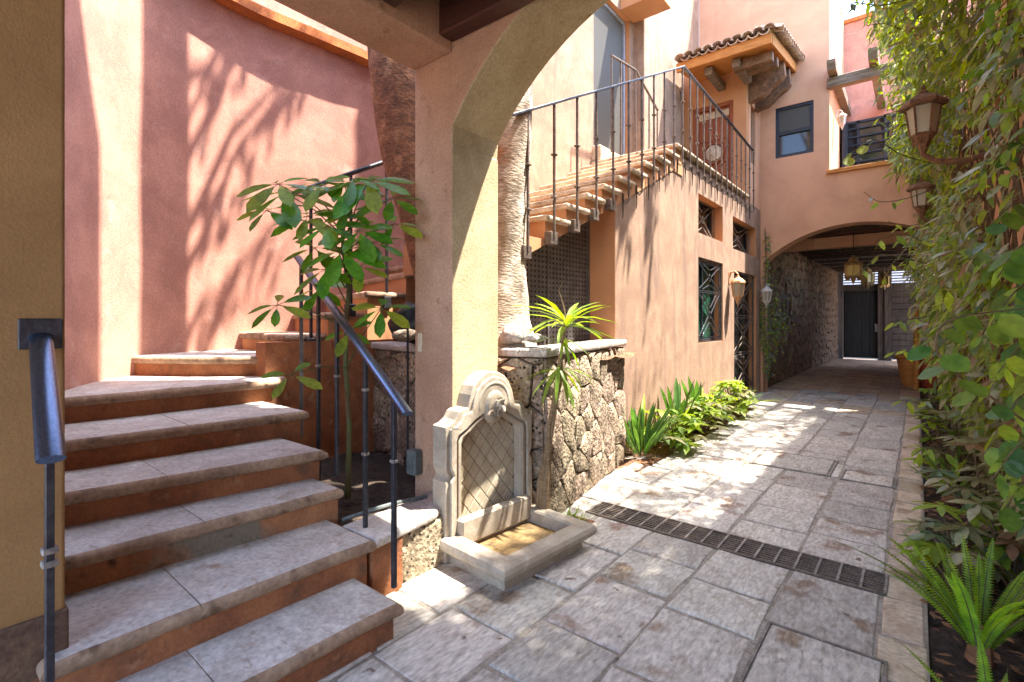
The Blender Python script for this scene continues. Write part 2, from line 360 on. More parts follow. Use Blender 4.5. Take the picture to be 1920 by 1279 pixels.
M['barkdark'] = pmat('brown_bark', (.25, .115, .055), (.13, .06, .03), 7, .9, .9, 30, stretch=(1, 1, 1.8), fine=.35, dist=.016, spots=[((.33, .165, .08), 6, .56, .1)])
M['twig'] = pmat('twig', (.16, .10, .055), (.10, .065, .035), 14, .85, .4)
M['cane'] = pmat('cane_stem', (.30, .2, .11), (.18, .12, .065), 14, .8, .5, 60, stretch=(1, 1, 5))
M['gstem'] = pmat('green_stem', (.10, .13, .045), (.12, .08, .04), 8, .7, .3)
def leafm(n, c, c2, tr=.35, rough=.42): return pmat(n, c, c2, 9, rough, .15, 40, rand=.22, fine=.18, translucent=tr, spec=.4)
M['leaf'] = leafm('glossy_leaf', (.12, .32, .025), (.06, .2, .016), .42, .3)
M['vine1'] = leafm('vine_leaf', (.15, .235, .035), (.08, .145, .022), .42, .5)
M['vine2'] = leafm('bright_vine_leaf', (.30, .40, .05), (.18, .27, .03), .5, .5)
M['vine3'] = leafm('grey_vine_leaf', (.28, .265, .125), (.17, .165, .07), .25, .42)
M['vine4'] = leafm('dry_leaf', (.26, .15, .065), (.17, .10, .045), .3, .7)
M['cyan'] = leafm('blue_green_leaf', (.14, .19, .10), (.09, .14, .07), .3, .4)
M['drac'] = leafm('striped_strap_leaf', (.22, .30, .04), (.13, .22, .03), .4, .45)
M['lily'] = leafm('dark_strap_leaf', (.07, .16, .03), (.045, .105, .02), .25, .42)
M['fern'] = leafm('fern_leaf', (.24, .40, .03), (.13, .26, .02), .45, .5)
M['petal'] = leafm('orange_petal', (.55, .2, .05), (.45, .15, .04), .3)
def glassm(name, c, rough=.05, alpha=1.0, spec=.6):
    m = bpy.data.materials.new(name); m.use_nodes = True; b = m.node_tree.nodes['Principled BSDF']
    b.inputs['Base Color'].default_value = (*c, 1); b.inputs['Roughness'].default_value = rough; b.inputs['Specular IOR Level'].default_value = spec
    b.inputs['Alpha'].default_value = alpha; return m
M['pane'] = glassm('dark_window_glass', (.02, .022, .025), .05, 1, .45)
M['panegrey'] = glassm('screened_glass', (.085, .08, .072), .5, 1, .12)
M['panegreen'] = pmat('green_glass', (.03, .16, .10), (.01, .05, .035), 5, .08, .2, 12, fine=.3, spec=.9)
M['milk'] = glassm('milky_lantern_glass', (.33, .30, .23), .25)
M['amber'] = glassm('amber_lantern_glass', (.62, .47, .16), .3)
def perf():
    m = M['grey'].copy(); m.name = 'perforated_sheet'; t = m.node_tree; L = t.links.new; bs = t.nodes['Principled BSDF']
    g = N(t, 'ShaderNodeNewGeometry'); sp = N(t, 'ShaderNodeSeparateXYZ'); L(g.outputs['Position'], sp.inputs[0])
    def wave(o, s):
        a = N(t, 'ShaderNodeMath', operation='MULTIPLY'); L(o, a.inputs[0]); a.inputs[1].default_value = s
        b = N(t, 'ShaderNodeMath', operation='FRACT'); L(a.outputs[0], b.inputs[0])
        c = N(t, 'ShaderNodeMath', operation='SUBTRACT'); L(b.outputs[0], c.inputs[0]); c.inputs[1].default_value = .5
        d = N(t, 'ShaderNodeMath', operation='POWER'); L(c.outputs[0], d.inputs[0]); d.inputs[1].default_value = 2; return d.outputs[0]
    ad = N(t, 'ShaderNodeMath', operation='ADD'); L(wave(sp.outputs[1], 16), ad.inputs[0]); L(wave(sp.outputs[2], 20), ad.inputs[1])
    lt = N(t, 'ShaderNodeMath', operation='LESS_THAN'); L(ad.outputs[0], lt.inputs[0]); lt.inputs[1].default_value = .055
    old = bs.inputs['Base Color'].links[0].from_socket
    mx = N(t, 'ShaderNodeMix', data_type='RGBA'); L(lt.outputs[0], mx.inputs[0]); L(old, mx.inputs[6]); mx.inputs[7].default_value = (.008, .007, .006, 1); L(mx.outputs[2], bs.inputs['Base Color'])
    return m
M['perf'] = perf()
# ================================================================== SETTING
MB().box(-120, 120, -120, 120, -.3, -.12).build('ground', M['ground']); tag(bpy.data.objects['ground'], kind='structure')
pav = thing('paving', None, None, (0, 0, 0), kind='structure')
MB().box(-2.75, .04, -2.5, 23.4, -.119, -.0075).build('mortar_bed', M['grout'], pav)
rp = random.Random(11)
def slab(x0, x1, y0, y1, mat, g=.011):
    mb = MB(); j = lambda: rp.uniform(-.009, .009)
    big = y1 < 4.5
    P = [(x0+g+j(), y0+g+j()), (x1-g+j(), y0+g+j()), (x1-g+j(), y1-g+j()), (x0+g+j(), y1-g+j())]
    if big:                                        # uneven hand-cut edge
        Q = []
        for i in range(4):
            p = P[i]; q = P[(i+1) % 4]; Q += [p, (p[0]+(q[0]-p[0])*rp.uniform(.4, .6)+j()*.4, p[1]+(q[1]-p[1])*.5+j()*.4)]
        P = Q
        P = [p for p in P]
    plate(mb, P, -.06, rp.uniform(-.004, .004), .009, seg=2, wob=.008 if big else 0)
    return mb.build('slab', mat, pav)
cols = [(-2.33, -1.90, -2.3, 4.9), (-2.15, -1.90, 4.9, 9.2), (-2.6, -2.3, 9.2, 12), (-2.3, -1.9, 9.2, 12), (-1.90, -1.465, -2.3, 12), (-1.465, -1.035, -2.3, 12),
        (-1.035, -.59, -2.3, 12), (-.59, -.15, -2.3, 12), (-.15, .04, -2.3, 12)]
known = {(-1.465, -1.035): [1.62, 2.05, 2.62, 3.04, 3.40], (-1.035, -.59): [1.45, 1.98, 2.55, 2.93, 3.40], (-.59, -.15): [1.5, 2.1, 2.74, 3.40],
         (-1.90, -1.465): [1.35, 1.84, 2.36, 2.92, 3.40]}
for x0, x1, ya, yb in cols:
    cuts = [ya]; y = ya
    kn = known.get((x0, x1))
    if kn:
        while y < kn[0]-.35: y += .45; cuts.append(min(y, kn[0]-.2))
        cuts += kn; y = 3.40
    elif ya < 3 and x1 > -1: pass
    if ya < 3:
        while cuts[-1] < 3.35: cuts.append(min(3.40, cuts[-1]+rp.choice([.38, .5, .6])))
        cuts[-1] = 3.40; cuts.append(3.68)
    while cuts[-1] < yb-.25: cuts.append(min(yb, cuts[-1]+rp.choice([.36, .42, .46, .55, .66])))
    cuts[-1] = yb
    for a, b in zip(cuts, cuts[1:]):
        if b-a < .03: continue
        edge = x1 == .04
        if abs(a-3.40) < .001 and abs(b-3.68) < .001 and not edge:
            if x0 == -2.33: slab(x0, -2.02, a, b, M['slab'])
            continue
        slab(x0, x1, a, b, M['slabtan'] if edge or (a > 9.5 and rp.random() < .5) else M['slab'])
nx = 8; y = 12.0
while y < 23.3:
    h = .42 if y < 19 else .6
    for i in range(nx):
        x0 = -2.6+i*.33+((int(y*10) % 2)*.1 if i else 0); x1 = -2.6+(i+1)*.33+((int(y*10) % 2)*.1 if i < nx-1 else 0)
        slab(x0, x1, y, y+h, M['slabfar'] if y > 12.4 or rp.random() < .6 else M['slab'], .006)
    y += h
# planting beds
def bumpy(x0, x1, y0, y1, z, amp, nx, ny, fr=5):
    P = [[Vector((x0+(x1-x0)*i/nx, y0+(y1-y0)*j/ny, z+amp*noise.noise(Vector((x0+(x1-x0)*i/nx, y0+(y1-y0)*j/ny, 0))*fr)+amp*.4*noise.noise(Vector((i*.9, j*.9, 3))))) for j in range(ny+1)] for i in range(nx+1)]
    return MB().grid(P)
MB().box(1.2, 9, 11.9, 23.4, -.119, -.02).build('side_court', M['cant']); tag(bpy.data.objects['side_court'], kind='structure')
tag(bumpy(.045, .75, -1, 13, -.03, .05, 14, 220).build('soil_bed', M['soil'], None, 60), kind='structure')
tag(bumpy(-2.6, -2.14, 4.6, 9.25, .0, .03, 10, 80).build('flower_bed_soil', M['soilred'], None, 60), kind='structure')
tag(bumpy(-4.3, -2.50, 1.55, 2.95, .25, .04, 24, 20).build('stair_bed_soil', M['soil'], None, 60), kind='structure')
tag(bumpy(-4.1, -2.3, 2.8, 5.0, 1.14, .05, 24, 24).build('planter_soil', M['soilred'], None, 60), kind='structure')

# ---------------- drain grate
dg = thing('drain_grate', 'long dark steel drain grate set across the paving', 'drain', (-1.08, 3.54, 0))
MB().box(-2.02, -.135, 3.40, 3.68, -.115, -.05).build('channel', M['black'], dg)
f = MB()
f.box(-2.02, -.135, 3.400, 3.412, -.05, .004).box(-2.02, -.135, 3.668, 3.68, -.05, .004)
f.build('frame', M['ironlit'], dg)
sm = MB()
for k in range(8):
    yy = 3.428+k*.032; sm.box(-2.02, -.135, yy-.005, yy+.005, -.04, .000)
tag(sm.build('slat', M['ironlit'], dg), kind='stuff')
bm_ = MB().box(-.007, .007, 3.41-3.54, 3.67-3.54, -.035, .006).mesh('cross_bar', M['collar'])
for k in range(18): inst('cross_bar', bm_, Matrix.Translation((-2.014+k*.1103, 3.54, 0)), dg)

M['manframe'] = pmat('worn_cover_frame', (.26, .235, .20), (.15, .125, .105), 9, .8, .5, 50)
# ---------------- manhole covers
def manhole(label, x0, x1, y0, y1, fw=.022, mat='slab'):
    t = thing('manhole_cover', label, 'manhole cover', ((x0+x1)/2, (y0+y1)/2, 0))
    fr = MB(); fr.box(x0, x1, y0, y0+fw, -.02, .010).box(x0, x1, y1-fw, y1, -.02, .010).box(x0, x0+fw, y0+fw, y1-fw, -.02, .010).box(x1-fw, x1, y0+fw, y1-fw, -.02, .010)
    fr.build('frame', M['manframe'], t)
    mb = MB(); plate(mb, rect(x0+fw+.008, x1-fw-.008, y0+fw+.008, y1-fw-.008), -.02, .012, .008, seg=2)
    mb.build('cover_stone', M[mat], t); return t
manhole('stone manhole cover in a dark frame, the wide one in the middle of the driveway', -1.37, -.65, 5.63, 6.30)
manhole('small narrow manhole cover beside the soil bed', -.57, -.15, 5.60, 5.97, .016)
manhole('large stone manhole cover nearest the camera by the paving edge', -.575, -.10, 2.02, 2.73, .014)

# ================================================================== CURVED GARDEN WALL
def catmull(P, n):
    P = [Vector(p) for p in P]; P = [P[0]*2-P[1]]+P+[P[-1]*2-P[-2]]; out = []
    for i in range(1, len(P)-2):
        for k in range(n):
            t = k/n; a, b, c, d = P[i-1:i+3]
            out.append(.5*((2*b)+(c-a)*t+(2*a-5*b+4*c-d)*t*t+(3*b-a-3*c+d)*t**3))
    return out+[P[-2]]
WP = catmull([(-2.95, -.05, 0), (-3.5, .30, 0), (-4.05, .52, 0), (-4.62, .79, 0), (-5.1, 1.1, 0), (-5.42, 1.6, 0), (-5.58, 2.3, 0), (-5.53, 3.1, 0), (-5.47, 4.0, 0), (-5.45, 6, 0), (-5.45, 9, 0)], 8)
def strip(path, o0, o1, z0, z1, mb=None, rnd_=0):
    mb = mb or MB(); prof = [(o0, z0), (o0, z1), (o1, z1), (o1, z0)]; P = []
    for i, p in enumerate(path):
        t = (path[min(i+1, len(path)-1)]-path[max(i-1, 0)]).normalized(); nn = Vector((t.y, -t.x, 0))   # toward the court
        P.append([p+nn*o+Vector((0, 0, z)) for o, z in prof])
    mb.grid(P, close=True); k = len(prof); n = len(P); b = len(mb.v)-n*k
    mb.f += [[b+i for i in range(k)], [b+(n-1)*k+i for i in range(k)]]; mb.m += [0, 0]
    return mb
cw = thing('curved_wall', 'tall curving pink stucco wall behind the winding stairs', 'wall', (-5.4, 2, 0))
strip(WP, -.35, 0, -.1, 4.75).build('wall', M['pink'], cw, 30)
strip(WP, -.40, .17, 4.74, 4.84).build('coping', M['coping'], cw, 30)
up = thing('upper_wall', 'set-back upper pink wall seen above the orange coping', 'wall', (-6.1, 3, 4.5))
strip([p+Vector((-.75, .1, 0)) for p in WP[20:]], -.3, 0, 4.2, 7.6).build('wall', M['pink'], up, 30)

# ================================================================== PORCH (arch, pillars, beam, ceiling)
po = thing('arched_porch', 'tan stucco porch with a wide arch over the driveway', 'porch', (-2.5, 2.5, 0))
def arc(x0, x1, zs, rise, n=28):
    h = (x1-x0)/2; Rr = (h*h+rise*rise)/(2*rise); cz = zs+rise-Rr; cx = (x0+x1)/2; a = math.asin(h/Rr)
    return [(cx+Rr*math.sin(-a+2*a*i/n), cz+Rr*math.cos(-a+2*a*i/n)) for i in range(n+1)]
ap = arc(-2.42, .62, 2.66, .88)
ap[0] = (-2.36, 2.66)
outer = [(-2.73, .0), (-2.355, .0), (-2.355, 2.645)]+ap+[(.62, -.1), (1.0, -.1), (1.0, 5.2), (-2.73, 5.2)]
MB().prism(outer, XZ, 2.29, 2.75, mf=0, ms=1).build('arch_wall', [M['tan'], M['ochre']], po, None, .012)
pm = MB(); pm.box(-2.73, -2.35, -.5, .384, .0, 4.6)
pm.build('pillar', M['mustard'], po, None, .012)
MB().box(-2.78, -2.335, -.52, .392, -.05, .48).build('plinth', M['plinth'], po, None, .01)
MB().box(-2.73, -2.352, .384, 2.289, 3.24, 3.72, 0).box(-2.73, -2.352, -2.0, -.5, 3.24, 3.72).build('beam', M['tan'], po, None, .01)
MB().box(-2.73, 1.0, -2.0, 2.289, 3.721, 4.0).build('ceiling', M['beam'], po)
for k in range(9):
    yy = 2.165-k*.46
    MB().bbox(-2.35, 1.0, yy, yy+.12, 3.30, 3.52, .008).build('ceiling_joist', M['beam'], po)
for k in range(12):
    MB().box(-2.35+k*.28, -2.35+k*.28+.27, -2.0, 2.288, 3.522, 3.55).build('ceiling_board', M['beam'], po)
MB().box(-2.73, 1.0, -2.0, 2.288, 4.001, 4.5).build('parapet', M['tan'], po)
MB().box(-3.0, -.4, 1.0, 3.05, 5.201, 9.6).box(-2.73, -.4, 1.0, 2.28, 4.501, 5.2).build('added_shade_storey', M['tan'], po)  # unseen block added over the porch, shaped to shade the curved wall's left end
# electrical bits on the pillar
t = thing('light_switch', 'cream rectangular light switch plate on the front of the arch pillar', 'light switch', W(792, 642, 3.47))
w = W(792, 642, 3.47); w.y = 2.29
MB().bbox(w.x-.022, w.x+.022, 2.279, 2.292, w.z-.065, w.z+.065, .004).build('plate', M['switch'], t)
MB().bbox(w.x-.006, w.x+.006, 2.272, 2.28, w.z-.014, w.z+.014, .002).build('toggle', M['switch'], t)
t = thing('junction_box', 'grey plastic junction box at the foot of the arch pillar', 'junction box', (-2.66, 2.28, .5))
MB().bbox(-2.735, -2.64, 2.215, 2.288, .44, .61, .01).build('box', M['boxgrey'], t)
MB().tube([(-2.755, 2.25, .5), (-2.755, 2.25, 1.45)], .008).build('conduit', M['black'], t)
tag(MB().tube([W(642, 975, 2.9), W(700, 955, 3.0), W(735, 945, 3.08), W(800, 930, 3.28)], .012).build('water_pipe', M['boxgrey']), 'thin grey pipe lying along the edge of the stair bed', 'pipe')

# ================================================================== LOWER STAIRS
st = thing('winding_stairs', None, None, (-3.5, 1.2, 0), kind='structure')
zs = [.17, .34, .51, .68, .85, 1.02, 1.19, 1.37, 1.57, 1.775, 1.99, 2.18, 2.36, 2.54]
FR = [[(-1.90, -.9), (-1.93, .4), (-1.88, 1.51)],
      [(-2.26, .30), (-2.25, .9), (-2.22, 1.6)],
      [(-2.80, .05), (-2.71, .9), (-2.62, 1.68)],
      [(-3.22, .1), (-3.05, .9), (-2.89, 1.72)],
      [(-3.60, .25), (-3.49, 1.0), (-3.40, 1.87)],
      [(-4.12, .45), (-4.06, 1.2), (-4.02, 1.96)],
      [(-5.36, 1.22), (-4.70, 1.62), (-4.20, 2.10)],
      [(-5.66, 2.30), (-4.9, 2.26), (-4.25, 2.13)],
      [(-5.62, 2.88), (-4.9, 2.70), (-4.17, 2.46)],
      [(-5.60, 3.25), (-4.9, 3.04), (-4.05, 2.80)],
      [(-5.60, 3.72), (-4.9, 3.50), (-4.02, 3.24)],
      [(-5.55, 4.10), (-4.9, 3.95), (-4.02, 3.70)],
      [(-5.55, 4.50), (-4.9, 4.40), (-4.02, 4.15)],
      [(-5.55, 4.90), (-4.9, 4.80), (-4.02, 4.60)]]
BK = [[(-2.5, -.9), (-2.5, 1.51)], [(-3.05, .30), (-2.9, 1.6)], [(-3.4, .05), (-3.2, 1.68)], [(-3.9, .1), (-3.7, 1.72)], [(-4.5, .25), (-4.3, 1.87)],
      [(-5.2, .95), (-5.6, 1.9), (-4.3, 2.2)], [(-5.7, 2.6), (-4.25, 2.4)], [(-5.68, 3.1), (-4.25, 2.75)], [(-5.65, 3.5), (-4.17, 3.0)], [(-5.62, 3.95), (-4.05, 3.5)],
      [(-5.6, 4.4), (-4.02, 3.95)], [(-5.6, 4.8), (-4.02, 4.5)], [(-5.6, 5.2), (-4.02, 4.9)], [(-5.6, 6.5), (-4.02, 6.4)]]
rs = random.Random(3)
for k in range(14):
    z = zs[k]; fr = FR[k]; bk = BK[k]; th = .066
    warm = k >= 7
    # riser body, set back from the nosing
    body = [(p[0], p[1]) for p in fr]+[tuple(b) for b in bk[::-1]]
    n = len(body); nf = len(fr)
    er = [.035]*(nf-1)+[.03]+[0]*(n-nf)
    P = inset(body, er)
    z0 = -.1 if k < 8 else z-.75
    MB().prism(P, XY, z0, z-th+.004, mf=0).build('riser', M['riserstain'] if k == 2 else M['riser'] if k < 7 else M['orange'], st)
    # tread split in stones
    cuts = [0, .5, 1] if k in (3, 5, 6) else [0, rs.uniform(.42, .5), 1] if k > 6 else [0, rs.uniform(.36, .6), 1]
    if k == 0: cuts = [0, .3, .68, 1]
    if k == 1: cuts = [0, .38, 1]
    def pol(path, t):
        L = [0]
        for a, b in zip(path, path[1:]): L.append(L[-1]+math.hypot(b[0]-a[0], b[1]-a[1]))
        s = t*L[-1]
        for i in range(len(L)-1):
            if s <= L[i+1]+1e-9:
                u = (s-L[i])/(L[i+1]-L[i]); a = path[i]; b = path[i+1]; return (a[0]+(b[0]-a[0])*u, a[1]+(b[1]-a[1])*u), i
        return path[-1], len(path)-2
    for a, b in zip(cuts, cuts[1:]):
        (pa, ia) = pol(fr, a); (pb, ib) = pol(fr, b)
        fpts = [pa]
        for q in range(1, 4):
            fpts.append(pol(fr, a+(b-a)*q/4)[0])
        fpts.append(pb)
        (ba, ja) = pol(bk, a); (bb, jb) = pol(bk, b)
        mid = [bk[1]] if (len(bk) == 3 and a < .5 < b) else []
        poly = fpts+[bb]+mid+[ba]
        left = (a == 0); right = (b == 1)
        er = [.032]*(len(fpts)-1)+[.032 if right else .0025]+[.004]*(1+len(mid))+[.032 if left and k < 2 else .0025]
        mb = MB(); plate(mb, poly, z-th, z+rs.uniform(-.001, .001), .031, er, seg=5, round_bottom=True, wob=.016, ms=1)
        mb.build('tread_stone', [M['treadwarm'] if warm else M['tread'], M['treadedge']], st, 50)
# kerb of the planting bed, continuing step two
mb = MB(); plate(mb, [(-2.22, 1.6), (-2.265, 2.07), (-2.38, 2.285), (-2.56, 2.285), (-2.53, 1.6)], .285, .34, .02, [.02, .02, .004, .02, .004], seg=4, round_bottom=True, wob=.012)
mb.build('kerb_stone', M['tread'], st, 50)
MB().box(-2.58, -2.245, 1.595, 1.80, -.1, .288).build('kerb_base', M['riser'], st, None, .008)
kb = MB(); plate(kb, rect(1.80, 2.285, -.02, .285), 0, .05, .02, fn=lambda p, q, h: Vector((-2.32+h, p, q)), seg=2, wob=.02)
kb.box(-2.58, -2.32, 1.80, 2.285, -.1, .285).build('kerb_block', M['volc'], st)
# inner side wall under the winders
MB().prism([(-4.22, 1.95), (-4.17, 2.46), (-4.05, 2.9), (-4.02, 5.5), (-4.3, 5.5), (-4.4, 1.95)], XY, -.1, 1.31).build('stair_side', M['riser'], st)

# ---- stone planter
pw = thing('stone_planter', 'raised planter walled with rough volcanic stones under a pale cap', 'planter', (-2.4, 3.4, 0))
A = Vector((-2.62, 2.755, 0)); B = Vector((-2.14, 3.02, 0)); Cc = Vector((-2.46, 4.93, 0)); D = Vector((-4.16, 2.93, 0)); E = Vector((-2.70, 2.68, 0))
def wallfn(P0, P1, lean=.0):
    d = (P1-P0).normalized(); nn = Vector((d.y, -d.x, 0))
    return lambda s, t, h: P0+d*s+nn*(h-lean*t)+Vector((0, 0, t))
rv = random.Random(5)
for P0, P1, cx_, cy_, dp in ((A, B, 2, 4, .05), (B, Cc, 7, 5, .05), (D, E, 6, 4, .03)):
    L = (P1-P0).length; fn = wallfn(P0, P1, .02)
    zb = .0 if P0 is not D else .2
    Pq = [fn(0, 0, -.03), fn(L, 0, -.03), fn(L, 1.22, -.03), fn(0, 1.22, -.03)]
    m_ = MB(); m_.add([q-Vector((0, 0, .1)) if i < 2 else q for i, q in enumerate(Pq)]+[fn(0, -.1, -.2), fn(L, -.1, -.2), fn(L, 1.22, -.2), fn(0, 1.22, -.2)],
                      [(0, 1, 2, 3), (4, 5, 6, 7), (0, 1, 5, 4), (1, 2, 6, 5), (2, 3, 7, 6), (3, 0, 4, 7)])
    m_.build('mortar_wall', M['mortar'], pw)
    for c in voronoi(L, 1.22, cx_, cy_, rv, .46):
        s_ = stone_mb(c, fn, dp*.8, .004, rv, .026)
        if s_: s_.build('stone', M['volc'], pw, 35)
# caps
capc = [(-2.72, 2.76), (-2.66, 2.70), (-2.10, 2.99), (-2.42, 4.95), (-2.70, 4.95), (-2.36, 3.10)]
def capseg(poly, er): mb = MB(); plate(mb, poly, 1.225, 1.29, .022, er, seg=4, round_bottom=True, wob=.01); mb.build('cap_stone', M['cap'], pw, 50)
capseg([(-2.75, 2.74), (-2.09, 2.985), (-2.33, 3.17), (-2.84, 2.98)], [.022, .004, .022, .004])
for a, b in ((0, .36), (.36, .7), (.7, 1)):
    q = lambda t, o: (-2.09+(-2.425+2.09)*t-o, 2.985+(4.95-2.985)*t+o*.1)
    capseg([q(a, 0), q(b, 0), q(b, .27), q(a, .27)], [.022, .004, .022, .004])
for a, b in ((0, .33), (.33, .66), (.66, 1)):
    q = lambda t, o: (-4.16+(-2.66+4.16)*t, 2.88+(2.625-2.88)*t+o)
    capseg([q(a, 0), q(b, 0), q(b, .25), q(a, .25)], [.022, .004, .022, .004])

# ================================================================== HOUSE WITH THE OUTSIDE STAIRS
ho = thing('peach_house', 'peach stucco house with outside stairs along its wall and a carved door above', 'house', (-3.2, 8, 0))
XF = -2.55; YB = 11.4
low = [(4.93, -.1), (YB-.002, -.1), (YB-.002, 3.72), (6.4, 3.72), (4.93, 3.0)]
low = [(4.93, -.1), (YB-.002, -.1), (YB-.002, 3.78), (6.55, 3.78), (4.93, 2.98)]
holes = [rect(7.58, 8.79, 2.81, 3.40), rect(9.38, 11.03, 2.77, 3.35), rect(7.58, 8.79, 1.15, 2.45), rect(9.46, 11.03, -.05, 2.39)]
holes[3] = rect(9.46, 11.03, .02, 2.39)
MB().prism(low, YZ, XF-.28, XF, holes, mf=0, ms=1, mb=0).build('wall', [M['housepink'], M['orange']], ho)
MB().box(-3.7, XF-.004, 4.924, 5.1, -.1, 2.95).build('end_wall', M['orange'], ho)
MB().box(-3.72, XF-.29, 6.92, YB-.01, 3.55, 3.76).build('floor_slab', M['orange'], ho)
def window(par, y0, y1, z0, z1, x, bars=None, glass='pane', nv=1, name='window', fmat='frame'):
    w = MB(); fw = .045
    w.box(x-.03, x+.02, y0, y1, z0, z0+fw).box(x-.03, x+.02, y0, y1, z1-fw, z1).box(x-.03, x+.02, y0, y0+fw, z0+fw, z1-fw).box(x-.03, x+.02, y1-fw, y1, z0+fw, z1-fw)
    for k in range(1, nv): yy = y0+(y1-y0)*k/nv; w.box(x-.03, x+.02, yy-.02, yy+.02, z0+fw, z1-fw)
    o = w.build(name, M[fmat], par)
    MB().box(x-.012, x-.006, y0+fw, y1-fw, z0+fw, z1-fw).build('pane', M[glass], o)
    return o
def grille(par, y0, y1, z0, z1, x, mat, tiers, border=True, name='grille'):
    g = MB(); r = .009
    for (a, b) in ((y0, y0), (y1, y1)): g.bar((x, a, z0), (x, a, z1), .02)
    for z in (z0, z1): g.bar((x, y0, z), (x, y1, z), .02)
    ym = (y0+y1)/2
    if border:
        for z in (z0+.06, z1-.06): g.bar((x, y0, z), (x, y1, z), .014)
        for yy in (y0+.07, y1-.07): g.bar((x, yy, z0), (x, yy, z1), .012)
        n = int((z1-z0)/.14)
        for k in range(n):
            for yy in (y0+.035, y1-.035):
                c = Vector((x, yy, z0+.07+k*(z1-z0-.14)/(n-1))); g.tube([c+Vector((0, .024*math.cos(a), .035*math.sin(a))) for a in [j*PI/4 for j in range(9)]], .004, 4)
    for (a, b) in tiers:
        za = z0+(z1-z0)*a; zb = z0+(z1-z0)*b; zm = (za+zb)/2
        for z in (za, zb): g.bar((x, y0, z), (x, y1, z), .014)
        for sy in (-1, 1):
            for dy in (.0, .16):
                e = (y1-y0)/2*.85
                g.bar((x+.004, ym+sy*(e-dy), za+.02), (x+.004, ym+sy*.035, zm-dy*.55*0-(.0 if dy == 0 else .12)), r*1.6)
                g.bar((x+.004, ym+sy*(e-dy), zb-.02), (x+.004, ym+sy*.035, zm+(.0 if dy == 0 else .12)), r*1.6)
        g.tube([Vector((x+.006, ym+.04*math.cos(a), zm+.055*math.sin(a))) for a in [j*PI/5 for j in range(11)]], .009, 5)
    return g.build(name, M[mat], par)
window(ho, 7.58, 8.79, 2.81, 3.40, XF-.2); window(ho, 9.38, 11.03, 2.77, 3.35, XF-.2)
grille(ho, 7.60, 8.77, 2.82, 3.39, XF-.14, 'collar', [(.02, .98)], False); grille(ho, 9.40, 11.0, 2.78, 3.34, XF-.14, 'collar', [(.02, .98)], False)
window(ho, 7.58, 8.79, 1.15, 2.45, XF-.16, glass='panegreen', nv=2); grille(ho, 7.60, 8.77, 1.16, 2.44, XF-.03, 'iron', [(.62, .96), (.05, .60)])
g2 = MB()
d = MB().box(XF-.2, XF-.14, 9.47, 11.02, .02, 2.38).build('door', M['wood'], ho)
for k in range(2):
    MB().bbox(XF-.139, XF-.12, 9.55+k*.78, 10.18+k*.78, .2, 2.2, .01).build('door_panel', M['pane'], d)
grille(ho, 9.48, 11.01, .06, 2.37, XF-.05, 'ironlit', [(.66, .95), (.36, .64), (.06, .34)], True, 'iron_gate')
MB().box(XF-.3, XF+.12, 9.3, 11.1, -.05, .015).build('door_step', M['tread'], ho, None, .006)

# upper flight
NT = 10; Y0 = 3.57; Z0 = 2.42; DY = .337; DZ = .162
fl = MB(); prof = [(3.0, 2.02)]
prof = [(3.05, Z0-DZ-.05), (Y0-DY+.03, Z0-DZ-.05)]
for k in range(NT):
    y = Y0+DY*k+.03; z = Z0+DZ*k-.05
    prof += [(y, z-DZ), (y, z)]
prof += [(6.9, Z0+DZ*9-.05), (6.9, 3.5), (6.55, 3.5), (4.93, 2.74), (3.05, 1.92)]
pr = []
for p in prof:
    if not pr or (abs(p[0]-pr[-1][0])+abs(p[1]-pr[-1][1])) > 1e-4: pr.append(p)
fl.prism(pr, YZ, -3.80, XF-.002+.012).build('flight', M['orange'], ho)
for k in range(NT):
    y = Y0+DY*k; z = Z0+DZ*k; n = 1
    for a, b in ((-3.80, -3.2), (-3.2, XF+.06)):
        mb = MB(); plate(mb, rect(a, b, y, y+DY+.05 if k < NT-1 else y+.4), z-.05, z, .018, [.018, .018 if b > -3 else .003, .003, .003], seg=3, round_bottom=True, wob=.014)
        mb.build('tread', M['treadwarm'], ho, 50)
zl = Z0+DZ*9
for k in range(6):
    a = 6.95+k*.57
    for (xa, xb) in ((-3.70, -3.1), (-3.1, XF+.06)):
        mb = MB(); plate(mb, rect(xa, xb, a, a+.565 if k < 5 else 10.3), zl-.05, zl, .016, [.003, .016 if xb > -3 else .003, .003, .003], seg=3, round_bottom=True, wob=.01)
        mb.build('landing_stone', M['treadwarm'], ho, 50)
# perforated storage doors under the flight
sd = thing('storage_doors', 'grey perforated metal doors closing the space under the upper stairs', 'door', (-2.9, 4.3, 1.2))
for (ya, yb) in ((3.0, 4.13), (4.155, 4.925)):
    o = MB().prism([(ya, 1.2), (yb, 1.2), (yb, 1.86+(yb-3.05)*.44+.03), (ya, 1.86+(ya-3.05)*.44+.03)], YZ, -2.90, -2.875).build('door_leaf', M['perf'], sd)
    MB().box(-2.874, -2.86, yb-.03, yb, 1.2, 2.2+(yb-3.9)*.4).build('edge', M['grey'], o)

# upper walls
MB().prism([(3.2, 1.3), (6.6, 1.3), (6.6, 3.9), (8.2, 3.9), (8.2, 9.3), (5.2, 9.3), (3.2, 6.2)], YZ, -4.0, -3.85, [rect(6.7, 7.95, 4.15, 6.75)] if False else ()).build('upper_wall', M['housepink'], ho) if False else None
uw = [(3.4, 2.0), (YB-.003, 2.0), (YB-.003, 9.5), (5.3, 9.5), (5.3, 7.2), (3.4, 5.6)]
MB().prism(uw, YZ, -4.05, -3.82, [rect(6.68, 7.92, 4.15, 6.62)], mf=0, ms=1).build('upper_wall', [M['housepink'], M['orange']], ho)
